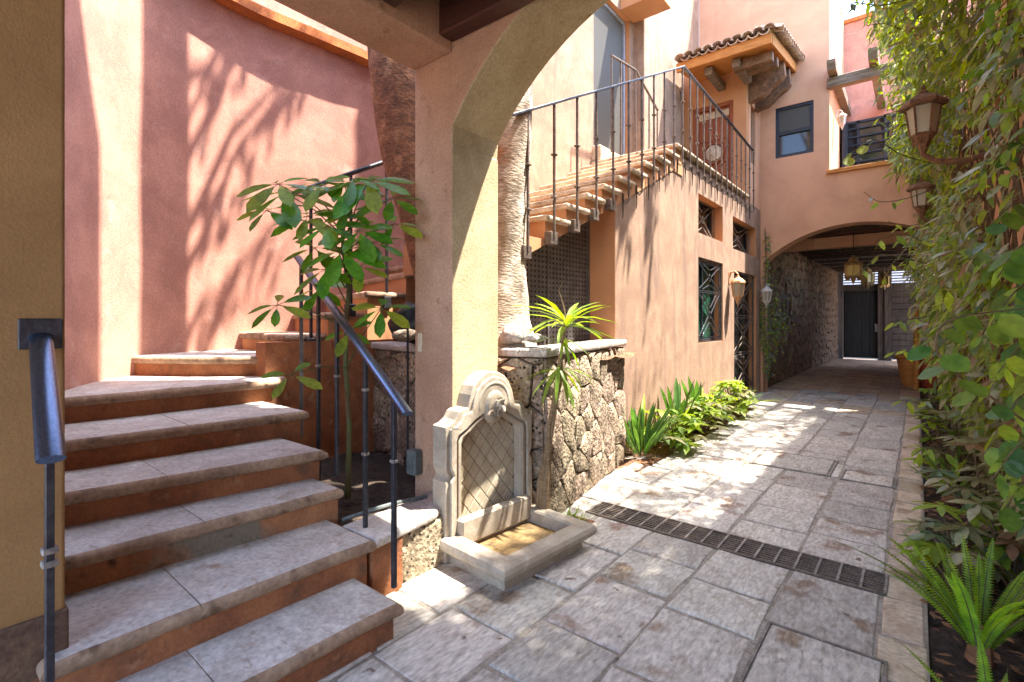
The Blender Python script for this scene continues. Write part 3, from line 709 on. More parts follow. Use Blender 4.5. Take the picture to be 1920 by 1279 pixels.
# battered buttress (tapers upward)
bt = MB()
def bx8(x0, x1, yb0, yb1, yt0, yt1, z0, z1, xt):
    return [Vector(p) for p in ((x0, yb0, z0), (x1, yb0, z0), (x1, yb1, z0), (x0, yb1, z0), (x0, yt0, z1), (xt, yt0, z1), (xt, yt1, z1), (x0, yt1, z1))]
bt.add(bx8(-3.83, -3.60, 8.0, 9.55, 8.15, 10.45, 3.86, 9.5, -3.66), [(0, 1, 2, 3), (4, 5, 6, 7), (0, 1, 5, 4), (1, 2, 6, 5), (2, 3, 7, 6), (3, 0, 4, 7)])
bt.build('buttress', M['housepink'], ho, None, .02)
MB().box(-3.82, -3.15, 7.55, 8.05, 6.62, 6.95).build('balcony_slab', M['orange'], ho, None, .01)
wd = window(ho, 6.70, 7.90, 4.17, 6.60, -3.92, glass='panegrey', nv=1, name='screen_door', fmat='alu')
MB().bbox(-3.85, -3.68, 6.65, 7.95, 3.90, 4.13, .015).build('door_step', M['treadwarm'], ho)
# door block at the end of the landing
YD = 10.3
MB().prism([(-3.82, zl-.1), (XF-.002, zl-.1), (XF-.002, 6.9), (-3.82, 6.9)], XZ, YD, YD+.2, [rect(-3.58, -2.79, zl+.02, 5.80)], mf=0, ms=0).build('door_wall', M['orange'], ho)
MB().prism([(YD+.2, 3.79), (YB-.002, 3.79), (YB-.002, 6.9), (YD+.2, 6.9)], YZ, XF-.25, XF-.002, [rect(10.62, 10.98, 4.6, 5.75)], mf=0).build('side_wall', M['salmon'], ho)
window(ho, 10.62, 10.98, 4.6, 5.75, XF-.1)
dr = MB(); dx0, dx1, dz0, dz1 = -3.58, -2.79, zl+.02, 5.80
MB().box(dx0, dx0+.07, YD+.03, YD+.17, dz0, dz1).box(dx1-.07, dx1, YD+.03, YD+.17, dz0, dz1).box(dx0+.07, dx1-.07, YD+.03, YD+.17, dz1-.07, dz1).build('door_frame', M['doorwood'], ho, None, .005)
door = MB().box(dx0+.072, dx1-.072, YD+.09, YD+.13, dz0, dz1-.072).build('carved_door', M['doorwood'], ho)
xm = (dx0+dx1)/2; zm = (dz0+dz1)/2
for (a, b, c, e) in ((dx0+.1, xm-.02, zm+.25, dz1-.28), (xm+.02, dx1-.1, zm+.25, dz1-.28), (dx0+.1, xm-.02, dz0+.08, dz0+.42), (xm+.02, dx1-.1, dz0+.08, dz0+.42),
                     (dx0+.1, xm-.02, dz0+.46, zm-.25), (xm+.02, dx1-.1, dz0+.46, zm-.25), (dx0+.1, dx0+.2, zm-.2, zm+.2), (dx1-.2, dx1-.1, zm-.2, zm+.2)):
    MB().bbox(a, b, YD+.065, YD+.091, c, e, .012).build('door_panel', M['doorwood'], door)
MB().box(dx0+.1, dx1-.1, YD+.075, YD+.092, dz1-.25, dz1-.12).build('carved_lintel', M['treadwarm'], door)
ring = [Vector((xm+.2*math.cos(a), YD+.07, zm+.2*math.sin(a))) for a in [j*PI/12 for j in range(25)]]
MB().tube(ring, .03, 6).build('medallion_ring', M['doorwood'], door, 60)
mp = MB(); mp.lathe([(.17, 0), (.16, .03), (.09, .045), (.05, .07)], (0, 0, 0), 12)
mp.v = [Vector((xm+v.x, YD+.09-v.z, zm+v.y)) for v in mp.v]; mp.build('medallion', M['treadwarm'], door, 50)
# tiled canopy
cn = MB().prism([(9.3, 6.17), (9.3, 6.29), (YB-.004, 6.62), (YB-.004, 6.50)], YZ, -3.5, -1.93).build('canopy', M['fascia'], ho)
MB().bbox(-3.52, -1.90, 9.24, 9.298, 6.14, 6.31, .006).build('fascia', M['fascia'], cn)
fy = MB(); fy.add([(-1.928, 9.30, 6.14), (-1.89, 9.30, 6.14), (-1.928, 9.30, 6.31), (-1.89, 9.30, 6.31), (-1.928, YB-.006, 6.47), (-1.89, YB-.006, 6.47), (-1.928, YB-.006, 6.64), (-1.89, YB-.006, 6.64)],
       [(0, 1, 3, 2), (4, 6, 7, 5), (0, 4, 5, 1), (2, 3, 7, 6), (0, 2, 6, 4), (1, 5, 7, 3)]); fy.build('fascia', M['fascia'], cn)
def half_tile(L, r0, r1, th=.014, n=7, flip=1):
    mb = MB(); P = []
    for (rr0, rr1) in ((r0, r1), (r0-th, r1-th)):
        for (y, r) in ((0, rr0), (L, rr1)):
            P.append([Vector((r*math.cos(PI*j/n), y, flip*r*math.sin(PI*j/n)*.8)) for j in range(n+1)])
    o0, o1, i0, i1 = P; mb.grid([o0, o1]); mb.grid([i0, i1]); mb.grid([o0, i0]); mb.grid([o1, i1])
    return mb
tm = half_tile(.42, .10, .088).mesh('roof_tile', M['tile'], smooth=50); tm2 = half_tile(.42, .085, .10, flip=-1).mesh('roof_tile', M['tile'], smooth=50)
rt = random.Random(9); sl_ = math.atan2(.33, 2.1)
for i in range(10):
    x = -3.42+i*.167
    for j in range(6):
        y = 9.13+j*.37; z = 6.33+(y-9.17)*math.tan(sl_)+.012*j*0
        Mx = Matrix.Translation((x+rt.uniform(-.006, .006), y, z+.012+rt.uniform(0, .006))) @ Matrix.Rotation(sl_-.03+rt.uniform(-.02, .02), 4, 'X')
        inst('roof_tile', tm, Mx, cn)
        if i < 9: inst('roof_tile', tm2, Matrix.Translation((x+.0835, y+.05, z+.035)) @ Matrix.Rotation(sl_, 4, 'X'), cn)
for j in range(13):       # verge tiles along the right edge
    y = 9.28+j*.167; z = 6.34+(y-9.17)*math.tan(sl_)
    inst('verge_tile', tm, Matrix.Translation((-1.74, y, z-.03)) @ Matrix.Rotation(PI/2, 4, 'Z') @ Matrix.Rotation(.25, 4, 'X'), cn)
for (x, y) in ((-3.0, 9.45), (-2.52, 9.45)):
    MB().bbox(x-.07, x+.07, y, 10.3, 6.02, 6.165, .012).build('canopy_beam', M['greywood'], cn)
for k, y in enumerate((9.55, 9.95, 10.45, 10.95)):
    mb = MB(); P = []
    for j in range(9):
        t_ = j/8; P.append((-2.54+.62*t_, 5.72+.38*t_**1.6+.02*math.sin(t_*12)))
    P += [(-1.95, 6.2+.1*k), (-2.54, 6.2+.1*k)]
    if y > 10.2: mb.prism(P, XZ, y, y+.16).build('corbel', M['midwood'], cn, None, .01)
    else: mb.bbox(-2.6, -1.95, y, y+.14, 6.0+.06*k, 6.16+.06*k, .01).build('canopy_beam', M['midwood'], cn)

# ================================================================== BRIDGE WING
br = thing('bridge_wing', 'salmon upper wing spanning the driveway over a wide low arch', 'house', (-.9, 11.4, 0))
ba = arc(-2.50, .66, 2.70, .64, 24)
lowp = [(-3.82, -.1), (-2.5, -.1)]+ba+[(.66, -.1), (1.6, -.1), (1.6, 4.32), (-1.325, 4.32), (-1.325, 9.6), (-3.82, 9.6)]
MB().prism(lowp, XZ, YB, YB+.4, [rect(-2.27, -1.59, 4.81, 5.84)], mf=0, ms=0).build('front_wall', M['salmon'], br)
MB().box(-1.6, -1.327, YB+.4, 13.85, 4.2, 9.6).build('tower_side', M['salmon'], br)
bp = MB(); bp.box(-1.37, 1.6, YB-.05, YB+.45, 4.322, 4.40).build('terrace_sill', M['fascia'], br, None, .012)
MB().box(-1.7, 1.8, YB+.4, 14.2, 4.0, 4.25).build('terrace_floor', M['salmon'], br)
MB().prism([(-1.6, 4.25), (1.9, 4.25), (1.9, 8.33), (-1.6, 8.33)], XZ, 13.85, 14.1, [rect(-1.30, .9, 4.5, 6.05)]).build('terrace_back_wall', M['pink'], br)
MB().box(-1.6, 1.9, 13.80, 14.15, 8.332, 8.42).build('coping', M['coping'], br)
fw = MB()
for x in (-1.29, -1.05, -.55, -.05, .45, .85): fw.box(x-.025, x+.025, 13.83, 13.9, 4.5, 6.04)
fw.box(-1.30, .9, 13.83, 13.9, 4.5, 4.56).box(-1.30, .9, 13.83, 13.9, 5.99, 6.04).build('folding_window', M['frame'], br)
MB().box(-1.29, .89, 13.87, 13.878, 4.56, 5.99).build('pane', M['pane'], bpy.data.objects['folding_window'])
for k in range(6): MB().box(-1.28, .88, 13.80, 13.828, 4.9+k*.19, 4.93+k*.19).build('louvre', M['frame'], bpy.data.objects['folding_window'])
MB().box(-1.28, -1.24, 13.0, 13.8, 4.5, 6.0).build('folded_leaf', M['frame'], bpy.data.objects['folding_window'])
wn = MB(); x0, x1, z0, z1 = -2.27, -1.59, 4.81, 5.84; f_ = .06; zc = (z0+z1)/2-.02; yy = YB+.02
wn.box(x0, x1, yy, yy+.08, z0, z0+f_).box(x0, x1, yy, yy+.08, z1-f_, z1).box(x0, x0+f_, yy, yy+.08, z0+f_, z1-f_).box(x1-f_, x1, yy, yy+.08, z0+f_, z1-f_).box(x0+f_, x1-f_, yy-.01, yy+.08, zc-.035, zc+.035)
w_ = wn.build('window', M['frame'], br, None, .004)
MB().box(x0+f_, x1-f_, yy+.04, yy+.046, z0+f_, zc-.035).build('pane', M['pane'], w_); MB().box(x0+f_, x1-f_, yy+.03, yy+.036, zc+.035, z1-f_).build('pane', M['panegrey'], w_)
# tunnel
tn = thing('driveway_tunnel', 'shaded driveway tunnel under the bridge wing with timber ceiling', 'tunnel', (-.9, 17, 0))
MB().box(-3.0, 1.4, YB+.4, 23.6, 3.55, 3.8).build('ceiling', M['beam'], tn)
MB().box(.75, 1.1, YB+.4, 14.6, -.1, 3.55).box(.75, 1.0, 14.6, 17.0, -.1, 2.6).box(.75, 1.0, 17.0, 20.8, -.1, 3.55).build('side_wall', M['salmon'], tn)
MB().box(-2.75, .75, 12.9, 13.15, 3.08, 3.32).build('cross_beam', M['salmon'], tn, None, .01)
for k in range(18):
    y = 12.1+k*.62
    if abs(y-13.0) < .25: continue
    MB().bbox(-2.7, .75, y, y+.14, 3.33, 3.52, .01).build('ceiling_joist', M['beam'] if k % 2 else M['wood'], tn)
for k in range(5): MB().box(-2.6, .74, 17+k*1.2, 17.05+k*1.2, 3.24, 3.27).build('pipe', M['collar'], tn)
MB().box(-2.85, -2.62, YB+.4, 22.5, -.1, 3.55).build('mortar_wall', M['mortar'], tn)
rr = random.Random(21); fnT = lambda s, t, h: Vector((-2.62+.22*math.sin(max(0, min(1, (s-6)/5))*PI/2)*.8+h, YB+.01+s, t))
P = [[Vector((-2.63+.176*math.sin(max(0, min(1, (s-6)/5))*PI/2), YB+s, z)) for z in (-.1, 3.5)] for s in [q*.5 for q in range(0, 24)]]
MB().grid(P).build('mortar_face', M['mortar'], tn)
cells = voronoi(11.6, 3.45, 32, 13, rr, .42)
cells.sort(key=lambda c: c[0][0]); st_ = MB(); nst = 0
for c in cells:
    if any(2.4 < p[0] < 3.25 and 1.55 < p[1] < 2.05 for p in c): continue
    s_ = stone_mb(c, fnT, .045, .012, rr, .035, 2)
    if not s_: continue
    if nst < 299: s_.build('stone', M['rubble'], tn, 40); nst += 1
    else: b = len(st_.v); st_.v += s_.v; st_.f += [[b+i for i in f] for f in s_.f]; st_.m += s_.m
tag(st_.build('rubble', M['rubble'], tn, 40), kind='stuff')
for k in range(2): MB().box(-2.63, -2.60, YB+2.5+k*.42, YB+2.78+k*.42, 1.58, 2.02).build('niche', M['plinth'], tn)
# gate
gt = thing('wooden_gate', 'heavy dark wooden gate of planks closing the end of the tunnel', 'gate', (-1, 23.2, 0))
gy = 23.2
MB().box(-2.62, -2.25, gy-.1, gy+.15, -.05, 3.55).box(-1.15, -.95, gy-.12, gy+.15, -.05, 3.3).box(-.948, -.745, gy-.16, gy+.15, -.05, 3.3).box(-2.25, 1.1, gy-.08, gy+.15, 3.3, 3.55).build('gate_post', M['wood'], gt)
lf = MB().box(-2.24, -1.14, gy, gy+.06, .06, 2.62).build('gate_leaf', M['blackwood'], gt)
for k in range(4): MB().bbox(-2.2+k*.265, -2.2+k*.265+.25, gy-.03, gy-.001, .15, 2.5, .01).build('plank', M['blackwood'], lf)
MB().box(-1.24, -1.15, gy-.09, gy-.03, 1.05, 1.35).build('lock', M['collar'], lf)
lf = MB().box(-.75, 1.1, gy, gy+.06, .06, 2.55).build('gate_leaf', M['wood'], gt)
for k in range(11): MB().bbox(-.74, 1.08, gy-.035, gy-.001, .1+k*.225, .1+k*.225+.205, .012).build('plank', M['wood'], lf)
MB().box(-2.249, -1.151, gy-.02, gy+.05, 2.622, 2.86).build('transom', M['wood'], gt)
MB().box(-.744, 1.1, gy-.02, gy+.05, 2.556, 2.86).build('transom', M['wood'], gt)
for k in range(4): MB().box(-2.24, 1.1, gy+.05, gy+.07, 2.91+k*.10, 2.955+k*.10).build('top_slat', M['greywood'], gt)
MB().box(-6, 6, 26, 26.2, -.1, 5).build('street_wall', M['white'])
tag(bpy.data.objects['street_wall'], 'white wall across the street beyond the gate', 'wall')

# pergola on the terrace
pg = thing('pergola', 'weathered timber pergola end poking out above the terrace', 'pergola', (-.6, 11.4, 6))
MB().bbox(-1.36, .9, YB-.07, YB+.10, 5.97, 6.17, .012).build('main_beam', M['greywood'], pg)
for x in (-1.25, -.62, .0, .6):
    MB().prism([(YB-.45, 6.30), (YB-.38, 6.172), (13.8, 6.172), (13.8, 6.34), (YB-.45, 6.34)], YZ, x-.07, x+.07).build('rafter', M['greywood'], pg)
# right garden wall
gw = thing('garden_wall', 'tall orange wall behind the vines along the driveway', 'wall', (.8, 5, 0))
MB().box(.64, 1.0, 2.751, YB-.002, -.1, 6.1).build('wall', M['salmon'], gw)
MB().box(.64, 1.0, -2.0, 2.288, -.1, 3.24).build('wall', M['salmon'], gw)
# ================================================================== WALL FOUNTAIN
fo = thing('wall_fountain', 'carved pale stone wall fountain with a tiled back and square basin', 'fountain', (-2.345, 2.54, 0))
fo.rotation_euler = (0, 0, math.radians(-5)); O_ = ORG['wall_fountain'].copy(); ORG['wall_fountain'] = Vector((0, 0, 0))   # parts below are in the fountain's own frame
def half(pts): return [(-a, b) for a, b in pts]+[(a, b) for a, b in pts[::-1]]
ho_ = [(.40, .0), (.40, .50), (.375, .53), (.40, .58), (.40, .80), (.405, .84), (.36, .85), (.32, .875), (.29, .92), (.265, .93), (.215, .935), (.205, .97)]
at = [(.20*math.cos(a), .955+.20*math.sin(a)) for a in [PI/10*j for j in range(1, 10)]]
OUT = [(-a, b) for a, b in ho_]+[(-p[0], p[1]) for p in at]+[(a, b) for a, b in ho_[::-1]]
hi = [(.275, .15), (.275, .72), (.26, .755), (.20, .785), (.15, .82), (.09, .85)]
INN = [(-a, b) for a, b in hi]+[(a, b) for a, b in hi[::-1]]
fr = MB().prism(OUT, YZ, 0, .13, [INN]); fr.build('back_frame', M['cant'], fo, None, .014)
def scalep(P, s, cy=.55): return [(a*s[0], cy+(b-cy)*s[1]) for a, b in P]
md = MB()
ring = lambda P, k: [(a*(1-k/.4), .55+(b-.55)*(1-k/.55)) for a, b in P]
md.prism(ring(OUT, .03), YZ, .131, .152, [[(a*1.18, .52+(b-.52)*1.10) for a, b in INN]]).build('moulding', M['cant'], fo, None, .012)
md = MB(); md.prism([(a*1.12, .52+(b-.52)*1.065) for a, b in INN], YZ, .131, .143, [[(a*1.02, .52+(b-.52)*1.012) for a, b in INN]]).build('inner_moulding', M['cant'], fo, None, .007)
MB().prism(INN, YZ, .01, .06).build('panel', M['mortar'], fo)
fn = lambda p, q, h: Vector((h, p, q))
for i in range(-14, 20):
    for j in range(-3, 22):
        cx_ = i*.105*.5; cz_ = j*.125*.5
        if (i+j) % 2: continue
        c = [(cx_-.0525, cz_), (cx_, cz_-.0625), (cx_+.0525, cz_), (cx_, cz_+.0625)]
        P = c
        A_ = INN[::-1]
        cen = (0, .5)
        for k in range(len(INN)):
            p = INN[k]; q = INN[(k+1) % len(INN)]; ex, ey = q[0]-p[0], q[1]-p[1]; nx_, ny_ = ey, -ex
            if nx_*(cen[0]-p[0])+ny_*(cen[1]-p[1]) > 0: nx_, ny_ = -nx_, -ny_
            P = clip(P, nx_, ny_, nx_*p[0]+ny_*p[1])
            if len(P) < 3: break
        P = clean(P, .004) if len(P) >= 3 else []
        if len(P) < 3: continue
        ar = abs(sum(P[k][0]*P[(k+1) % len(P)][1]-P[(k+1) % len(P)][0]*P[k][1] for k in range(len(P))))/2
        if ar < 4e-4: continue
        mb = MB(); P2 = inset(P, [.0026]*len(P)); plate(mb, P2, .06, .0655, .003, fn=fn, seg=1); mb.build('tile', M['cantpanel'], fo)
# arched niche with scroll medallion and tap
nm = MB(); nm.tube([Vector((.135, .135*math.cos(a), .945+.135*math.sin(a))) for a in [PI*j/14-.2*(1-j/7) for j in range(15)]], .022, 8).build('niche_arch', M['cant'], fo, 60)
sh = MB(); sh.lathe([(.115, 0), (.11, .02), (.085, .04), (.05, .03), (.02, .045)], (0, 0, 0), 18)
sh.v = [Vector((.13+v.z, v.x*.85, .925+v.y)) for v in sh.v]; sh.build('medallion', M['cant'], fo, 60)
for sy in (-1, 1):
    sc = MB(); sc.tube([Vector((.165, sy*(.015+.036*(1-t/12)*math.cos(t*.75)+.02), .875+.036*(1-t/12)*math.sin(t*.75))) for t in range(11)], [.013-.0006*t for t in range(11)], 6).build('scroll', M['cant'], fo, 60)
tp = MB(); tp.tube([(.15, 0, .935), (.20, 0, .935), (.235, 0, .925), (.24, 0, .90)], [.016, .014, .013, .011], 8).bar((.205, -.035, .965), (.205, .035, .965), .014).tube([(.205, 0, .935), (.205, 0, .965)], .008)
tp.build('tap', M['cant'], fo, 50)
# basin
def ringwall(x0, x1, hw, xi0, xi1, hwi, prof, name, mat, par):
    mb = MB(); P = []
    for o, z in prof:                                  # o>0 outward from the outer line, None -> inner line
        P.append([Vector((x0, -hw-o, z)), Vector((x1+o, -hw-o, z)), Vector((x1+o, hw+o, z)), Vector((x0, hw+o, z))])
    for o, z in ((0.012, prof[-1][1]-.000), (0, prof[-1][1]-.012), (0, .05)):
        P.append([Vector((xi0-o*0, -hwi-o, z)), Vector((xi1+o, -hwi-o, z)), Vector((xi1+o, hwi+o, z)), Vector((xi0, hwi+o, z))])
    mb.grid(P, close=True); return mb.build(name, mat, par, None, .008)
br_ = [(-.05, -.02), (-.05, .05), (-.01, .075), (.015, .10), (.02, .125), (.01, .15), (-.015, .165)]
ringwall(.06, .655, .415, .17, .555, .305, br_, 'basin', M['cant'], fo)
MB().box(.10, .572, -.325, .325, 0, .075).build('basin_floor', M['basin'], fo)
MB().bbox(.131, .20, -.32, .32, .10, .26, .01).build('front_ledge', M['cant'], fo)
for o in (bpy.data.objects.get('wall_fountain'),): o.location = O_

# ================================================================== RAILINGS
def post(par, base, top, cf=(.35, .62), r=.011, mat='iron', cmat='collar', cs=.034):
    o = MB().bar(base, top, r*2, bev=.002).build('baluster', M[mat], par)
    base = Vector(base); top = Vector(top)
    for f in cf:
        p = base+(top-base)*f; MB().bbox(p.x-cs/2, p.x+cs/2, p.y-cs/2, p.y+cs/2, p.z-.008, p.z+.008, .003).build('collar', M[cmat], o)
    return o
r1 = thing('stair_handrail', 'flat steel handrail rising along the right side of the lower steps', 'railing', (-2.5, 1.7, .5))
ra, rb = Vector((-3.80, 2.0, 2.00)), Vector((-1.88, 1.535, 1.055))
MB().tube([ra, rb], .031, 16, flat=.42).build('handrail', M['steel'], r1, 40)
def onr(x, a=ra, b=rb): t = (x-a.x)/(b.x-a.x); return a+(b-a)*t
for x, y, z, cf in ((-2.03, 1.565, .165, (.66,)), (-2.40, 1.655, .335, (.43, .80)), (-2.87, 1.775, .505, (.62,)), (-3.25, 1.86, .30, (.62,)), (-3.68, 1.965, .60, (.72,))):
    q = onr(x); post(r1, (q.x, q.y, z), (q.x, q.y, q.z-.008), cf, .0115)
r2 = thing('winder_handrail', 'thin dark handrail on the upper winding steps behind the potted tree', 'railing', (-4.2, 2.8, 1.5))
pa, pb = W(567, 357, 4.42), W(728, 301, 4.95)
MB().tube([pa+Vector((-.0, -.05, -.02)), pa, pb, pb+(pb-pa)*.9], .022, 8).build('handrail', M['iron'], r2, 60)
for u, d, vb in ((583, 4.47, 655), (658, 4.72, 590), (725, 4.94, 575)):
    q = W(u, 400, d); t_ = (q-pa).xy.length/(pb-pa).xy.length; zt = pa.z+(pb.z-pa.z)*t_; bs_ = W(u, vb, d)
    o = post(r2, (q.x, q.y, bs_.z), (q.x, q.y, zt-.01), (.55, .8) if u == 583 else (.82,), .0115)
    MB().bbox(q.x-.05, q.x+.02, q.y-.045, q.y+.045, bs_.z-.02, bs_.z+.10, .006).build('base_plate', M['iron'], o)
r3 = thing('foreground_handrail', 'wide flat steel handrail coming off the left pillar toward the camera', 'railing', (-2.2, .3, .5))
MB().bbox(-2.349, -2.338, .262, .375, 1.40, 1.505, .003).build('wall_plate', M['iron'], r3)
MB().tube([(-2.34, .318, 1.445), (-1.76, .259, 1.135)], .031, 16, flat=.42).build('handrail', M['steel'], r3, 40)
post(r3, (-1.80, .262, -.01), (-1.80, .262, 1.15), (.742, .772), .0095)

# upper stair railing
r4 = thing('upper_stair_railing', 'dark iron baluster railing climbing the outside stairs to the landing', 'railing', (-2.5, 6, 3))
XR = XF+.085
def rail_z(y): return 3.28+(y-3.40)*(4.93-3.28)/(6.72-3.40) if y < 6.72 else 4.93-(y-6.72)*.045
bars_ = [3.25, 3.63, 4.01, 4.37, 4.72, 5.08, 5.42, 5.76, 6.08, 6.40, 6.70]+[6.70+.29*(k+1) for k in range(13)]
MB().bar((XR, 2.9, rail_z(2.9)), (XR, 6.73, rail_z(6.72)), .045, .022, bev=.004).bar((XR, 6.72, 4.93), (XR, 10.42, rail_z(10.42)), .045, .022, bev=.004).build('handrail', M['iron'], r4)
for y in bars_:
    k = math.floor((y-3.57)/.337); zt = 2.42+.162*max(-1, min(9, k))
    zb_ = zt-.20
    o = post(r4, (XR, y, zb_), (XR, y, rail_z(y)-.01), (.30, .62), .010, 'ironlit', 'ironlit', .046)
    if y < 5.0: MB().bbox(XF+.016, XR, y-.055, y+.055, zb_-.06, zb_+.05, .004).build('base_plate', M['ironlit'], o)
    else:
        sp = [Vector((XR-.002, y, zb_)), Vector((XR+.01, y, zb_-.05)), Vector((XR-.03, y, zb_-.09)), Vector((XF+.012, y, zb_-.03)), Vector((XF+.012, y, zb_+.03))]
        MB().tube(sp, .009, 5).tube([(XF+.02, y, zb_+.03), (XF+.016, y, zb_-.24)], [.014, .004], 5).build('bracket', M['ironlit'], o)
r5 = thing('balcony_rail', 'grey metal rail in front of the tall screened door', 'railing', (-3.4, 7.2, 4))
for (y0, z0), (y1, z1) in (((6.45, 5.28), (7.25, 5.38)), ((7.25, 5.38), (8.1, 5.03))):
    MB().bar((-3.40, y0, z0), (-3.40, y1, z1), .035, .02).build('handrail', M['ironlit'], r5)
for y in (6.46, 6.75, 7.0, 7.24, 7.45, 7.75, 8.08):
    zt = 5.28+(y-6.45)*.12 if y < 7.25 else 5.38-(y-7.25)*.41
    post(r5, (-3.40, y, 3.9), (-3.40, y, zt), (.55,), .010, 'ironlit', 'ironlit', .03)

# ================================================================== LANTERNS
def lantern(name, label, loc, H, mat, glass, nrm, arm=.16, n=6, low_arm=False, group=None, rk=.16):
    """loc: centre of the lamp body; nrm: unit vector pointing from the wall to the lamp"""
    t = thing(name, label, 'lantern', loc, group); c = Vector(loc); r = H*rk
    big = 1.22 if mat == 'rust' else 1
    MB().lathe([(r*1.15*big, H*.17), (r*1.28*big, H*.19), (r*1.2*big, H*.235), (r*.72*big, H*.31), (r*.30, H*.345), (r*.34, H*.37), (r*.12, H*.40), (r*.16, H*.43), (.002, H*.47)], c, n).build('roof', M[mat], t, 30)
    MB().lathe([(.004, -H*.46), (r*.13, -H*.43), (r*.30, -H*.34), (r*.55, -H*.25), (r*.72, -H*.20), (r*.86, -H*.185), (r*.80, -H*.16)], c, n).build('base', M[mat], t, 30)
    g = MB()
    for k in range(n):
        a = 2*PI*k/n; b = a+2*PI/n
        p0 = c+Vector((r*.80*math.cos(a), r*.80*math.sin(a), -H*.165)); p1 = c+Vector((r*1.08*math.cos(a), r*1.08*math.sin(a), H*.185))
        g.bar(p0, p1, H*.022)
        q0 = c+Vector((r*.80*math.cos(b), r*.80*math.sin(b), -H*.165)); q1 = c+Vector((r*1.08*math.cos(b), r*1.08*math.sin(b), H*.185))
        MB().add([p0*.98+c*.02, q0*.98+c*.02, q1*.98+c*.02, p1*.98+c*.02], [(0, 1, 2, 3)]).build('pane', M[glass], t)
    g.build('frame', M[mat], t)
    nv = Vector(nrm); side = nv.cross(Vector((0, 0, 1)))
    wp = c-nv*arm
    a = MB()
    if low_arm:
        z = -H*.55; pts = [c+Vector((0, 0, -H*.42)), c+Vector((0, 0, -H*.52))-nv*arm*.12, c+Vector((0, 0, -H*.58))-nv*arm*.4, c+Vector((0, 0, -H*.52))-nv*arm*.75, wp+Vector((0, 0, -H*.38))]
        a.tube(pts, [H*.03, H*.035, H*.04, H*.035, H*.03], 8); pz = -H*.38
    else:
        pts = [c+Vector((0, 0, H*.44)), c+Vector((0, 0, H*.52))-nv*arm*.35, c+Vector((0, 0, H*.50))-nv*arm*.8, wp+Vector((0, 0, H*.36))]
        a.tube(pts, H*.025, 6); pz = H*.34
    a.build('arm', M[mat], t, 50)
    p = MB(); x0 = wp+Vector((0, 0, pz)); p.bar(x0+Vector((0, 0, -H*.16)), x0+Vector((0, 0, H*.16)), H*.13, .02, up=nv); p.build('wall_plate', M[mat], t)
    return t
lantern('wall_lantern', 'rusty brown wall lantern among the vines, the larger and nearer of two', W(1731, 228, 4.2), .66, 'rust', 'milk', (-1, 0, 0), .6, 6, True, rk=.165)
lantern('wall_lantern', 'rusty brown wall lantern lower in the picture, half hidden by vine leaves', W(1728, 372, 6.9), .66, 'rust', 'milk', (-1, 0, 0), .6, 6, True, rk=.165)
lantern('wall_lantern', 'peach coloured lantern on the sunlit wall between window and iron gate', (XF+.14, 9.17, 2.02), .62, 'copper', 'milk', (1, 0, 0), .14)
lantern('wall_lantern', 'dark grey lantern beside the carved door at the top of the stairs', W(1271, 186, 9.9), .50, 'iron', 'panegrey', (1, 0, 0), .12)
lantern('wall_lantern', 'small white lantern on the terrace wall below the pergola', W(1579, 226, 10.1), .42, 'white', 'milk', (1, 0, 0), .10)
lantern('wall_lantern', 'faded lantern low on the wall at the left foot of the tunnel arch', (-2.41, YB-.13, 1.98), .55, 'white', 'milk', (0, -1, 0), .12)
def hanging(label, c, H, cz):
    t = thing('hanging_lantern', label, 'lantern', c); c = Vector(c); r = H*.26
    MB().tube([c+Vector((0, 0, H*.5)), (c.x, c.y, cz)], .008, 5).build('chain', M['iron'], t)
    MB().lathe([(r*.45, H*.30), (r*.6, H*.33), (r*.5, H*.40), (r*.2, H*.46), (r*.22, H*.49), (.004, H*.52)], c, 8).build('dome', M['gold'], t, 30)
    b = MB(); b.lathe([(r*.35, -H*.26), (r*.9, -H*.22), (r*.95, -H*.18)], c, 8).lathe([(r*.95, H*.16), (r*.8, H*.24), (r*.45, H*.30)], c, 8)
    for k in range(8):
        a = 2*PI*k/8; x, y = math.cos(a), math.sin(a)
        b.bar(c+Vector((r*.93*x, r*.93*y, -H*.2)), c+Vector((r*.93*x, r*.93*y, H*.18)), .022)
        b.tube([c+Vector((r*.93*x, r*.93*y, H*.16)), c+Vector((r*.97*x, r*.97*y, H*.28))], [.03, .004], 4)
        b.tube([c+Vector((r*.75*x, r*.75*y, -H*.2)), c+Vector((r*.75*x, r*.75*y, -H*.36))], [.04, .004], 4)
    b.tube([c+Vector((0, 0, -H*.24)), c+Vector((0, 0, -H*.48))], [.06, .004], 6)
    b.build('pierced_frame', M['gold'], t)
    for k in range(8):
        a = 2*PI*k/8; a2 = a+2*PI/8; f = r*.86
        P = [c+Vector((f*math.cos(x), f*math.sin(x), z)) for x, z in ((a, -H*.18), (a2, -H*.18), (a2, H*.16), (a, H*.16))]
        MB().add(P, [(0, 1, 2, 3)]).build('pane', M['amber'], t)
hanging('golden pierced lantern hanging nearest in the tunnel mouth', W(1600, 507, 10.6), .62, 3.50)
hanging('second golden lantern hanging farther inside the tunnel', W(1627, 522, 14.0), .62, 3.50)
hanging('darkest pierced lantern hanging deepest in the tunnel by the gate posts', W(1658, 527, 17.0), .62, 3.50)

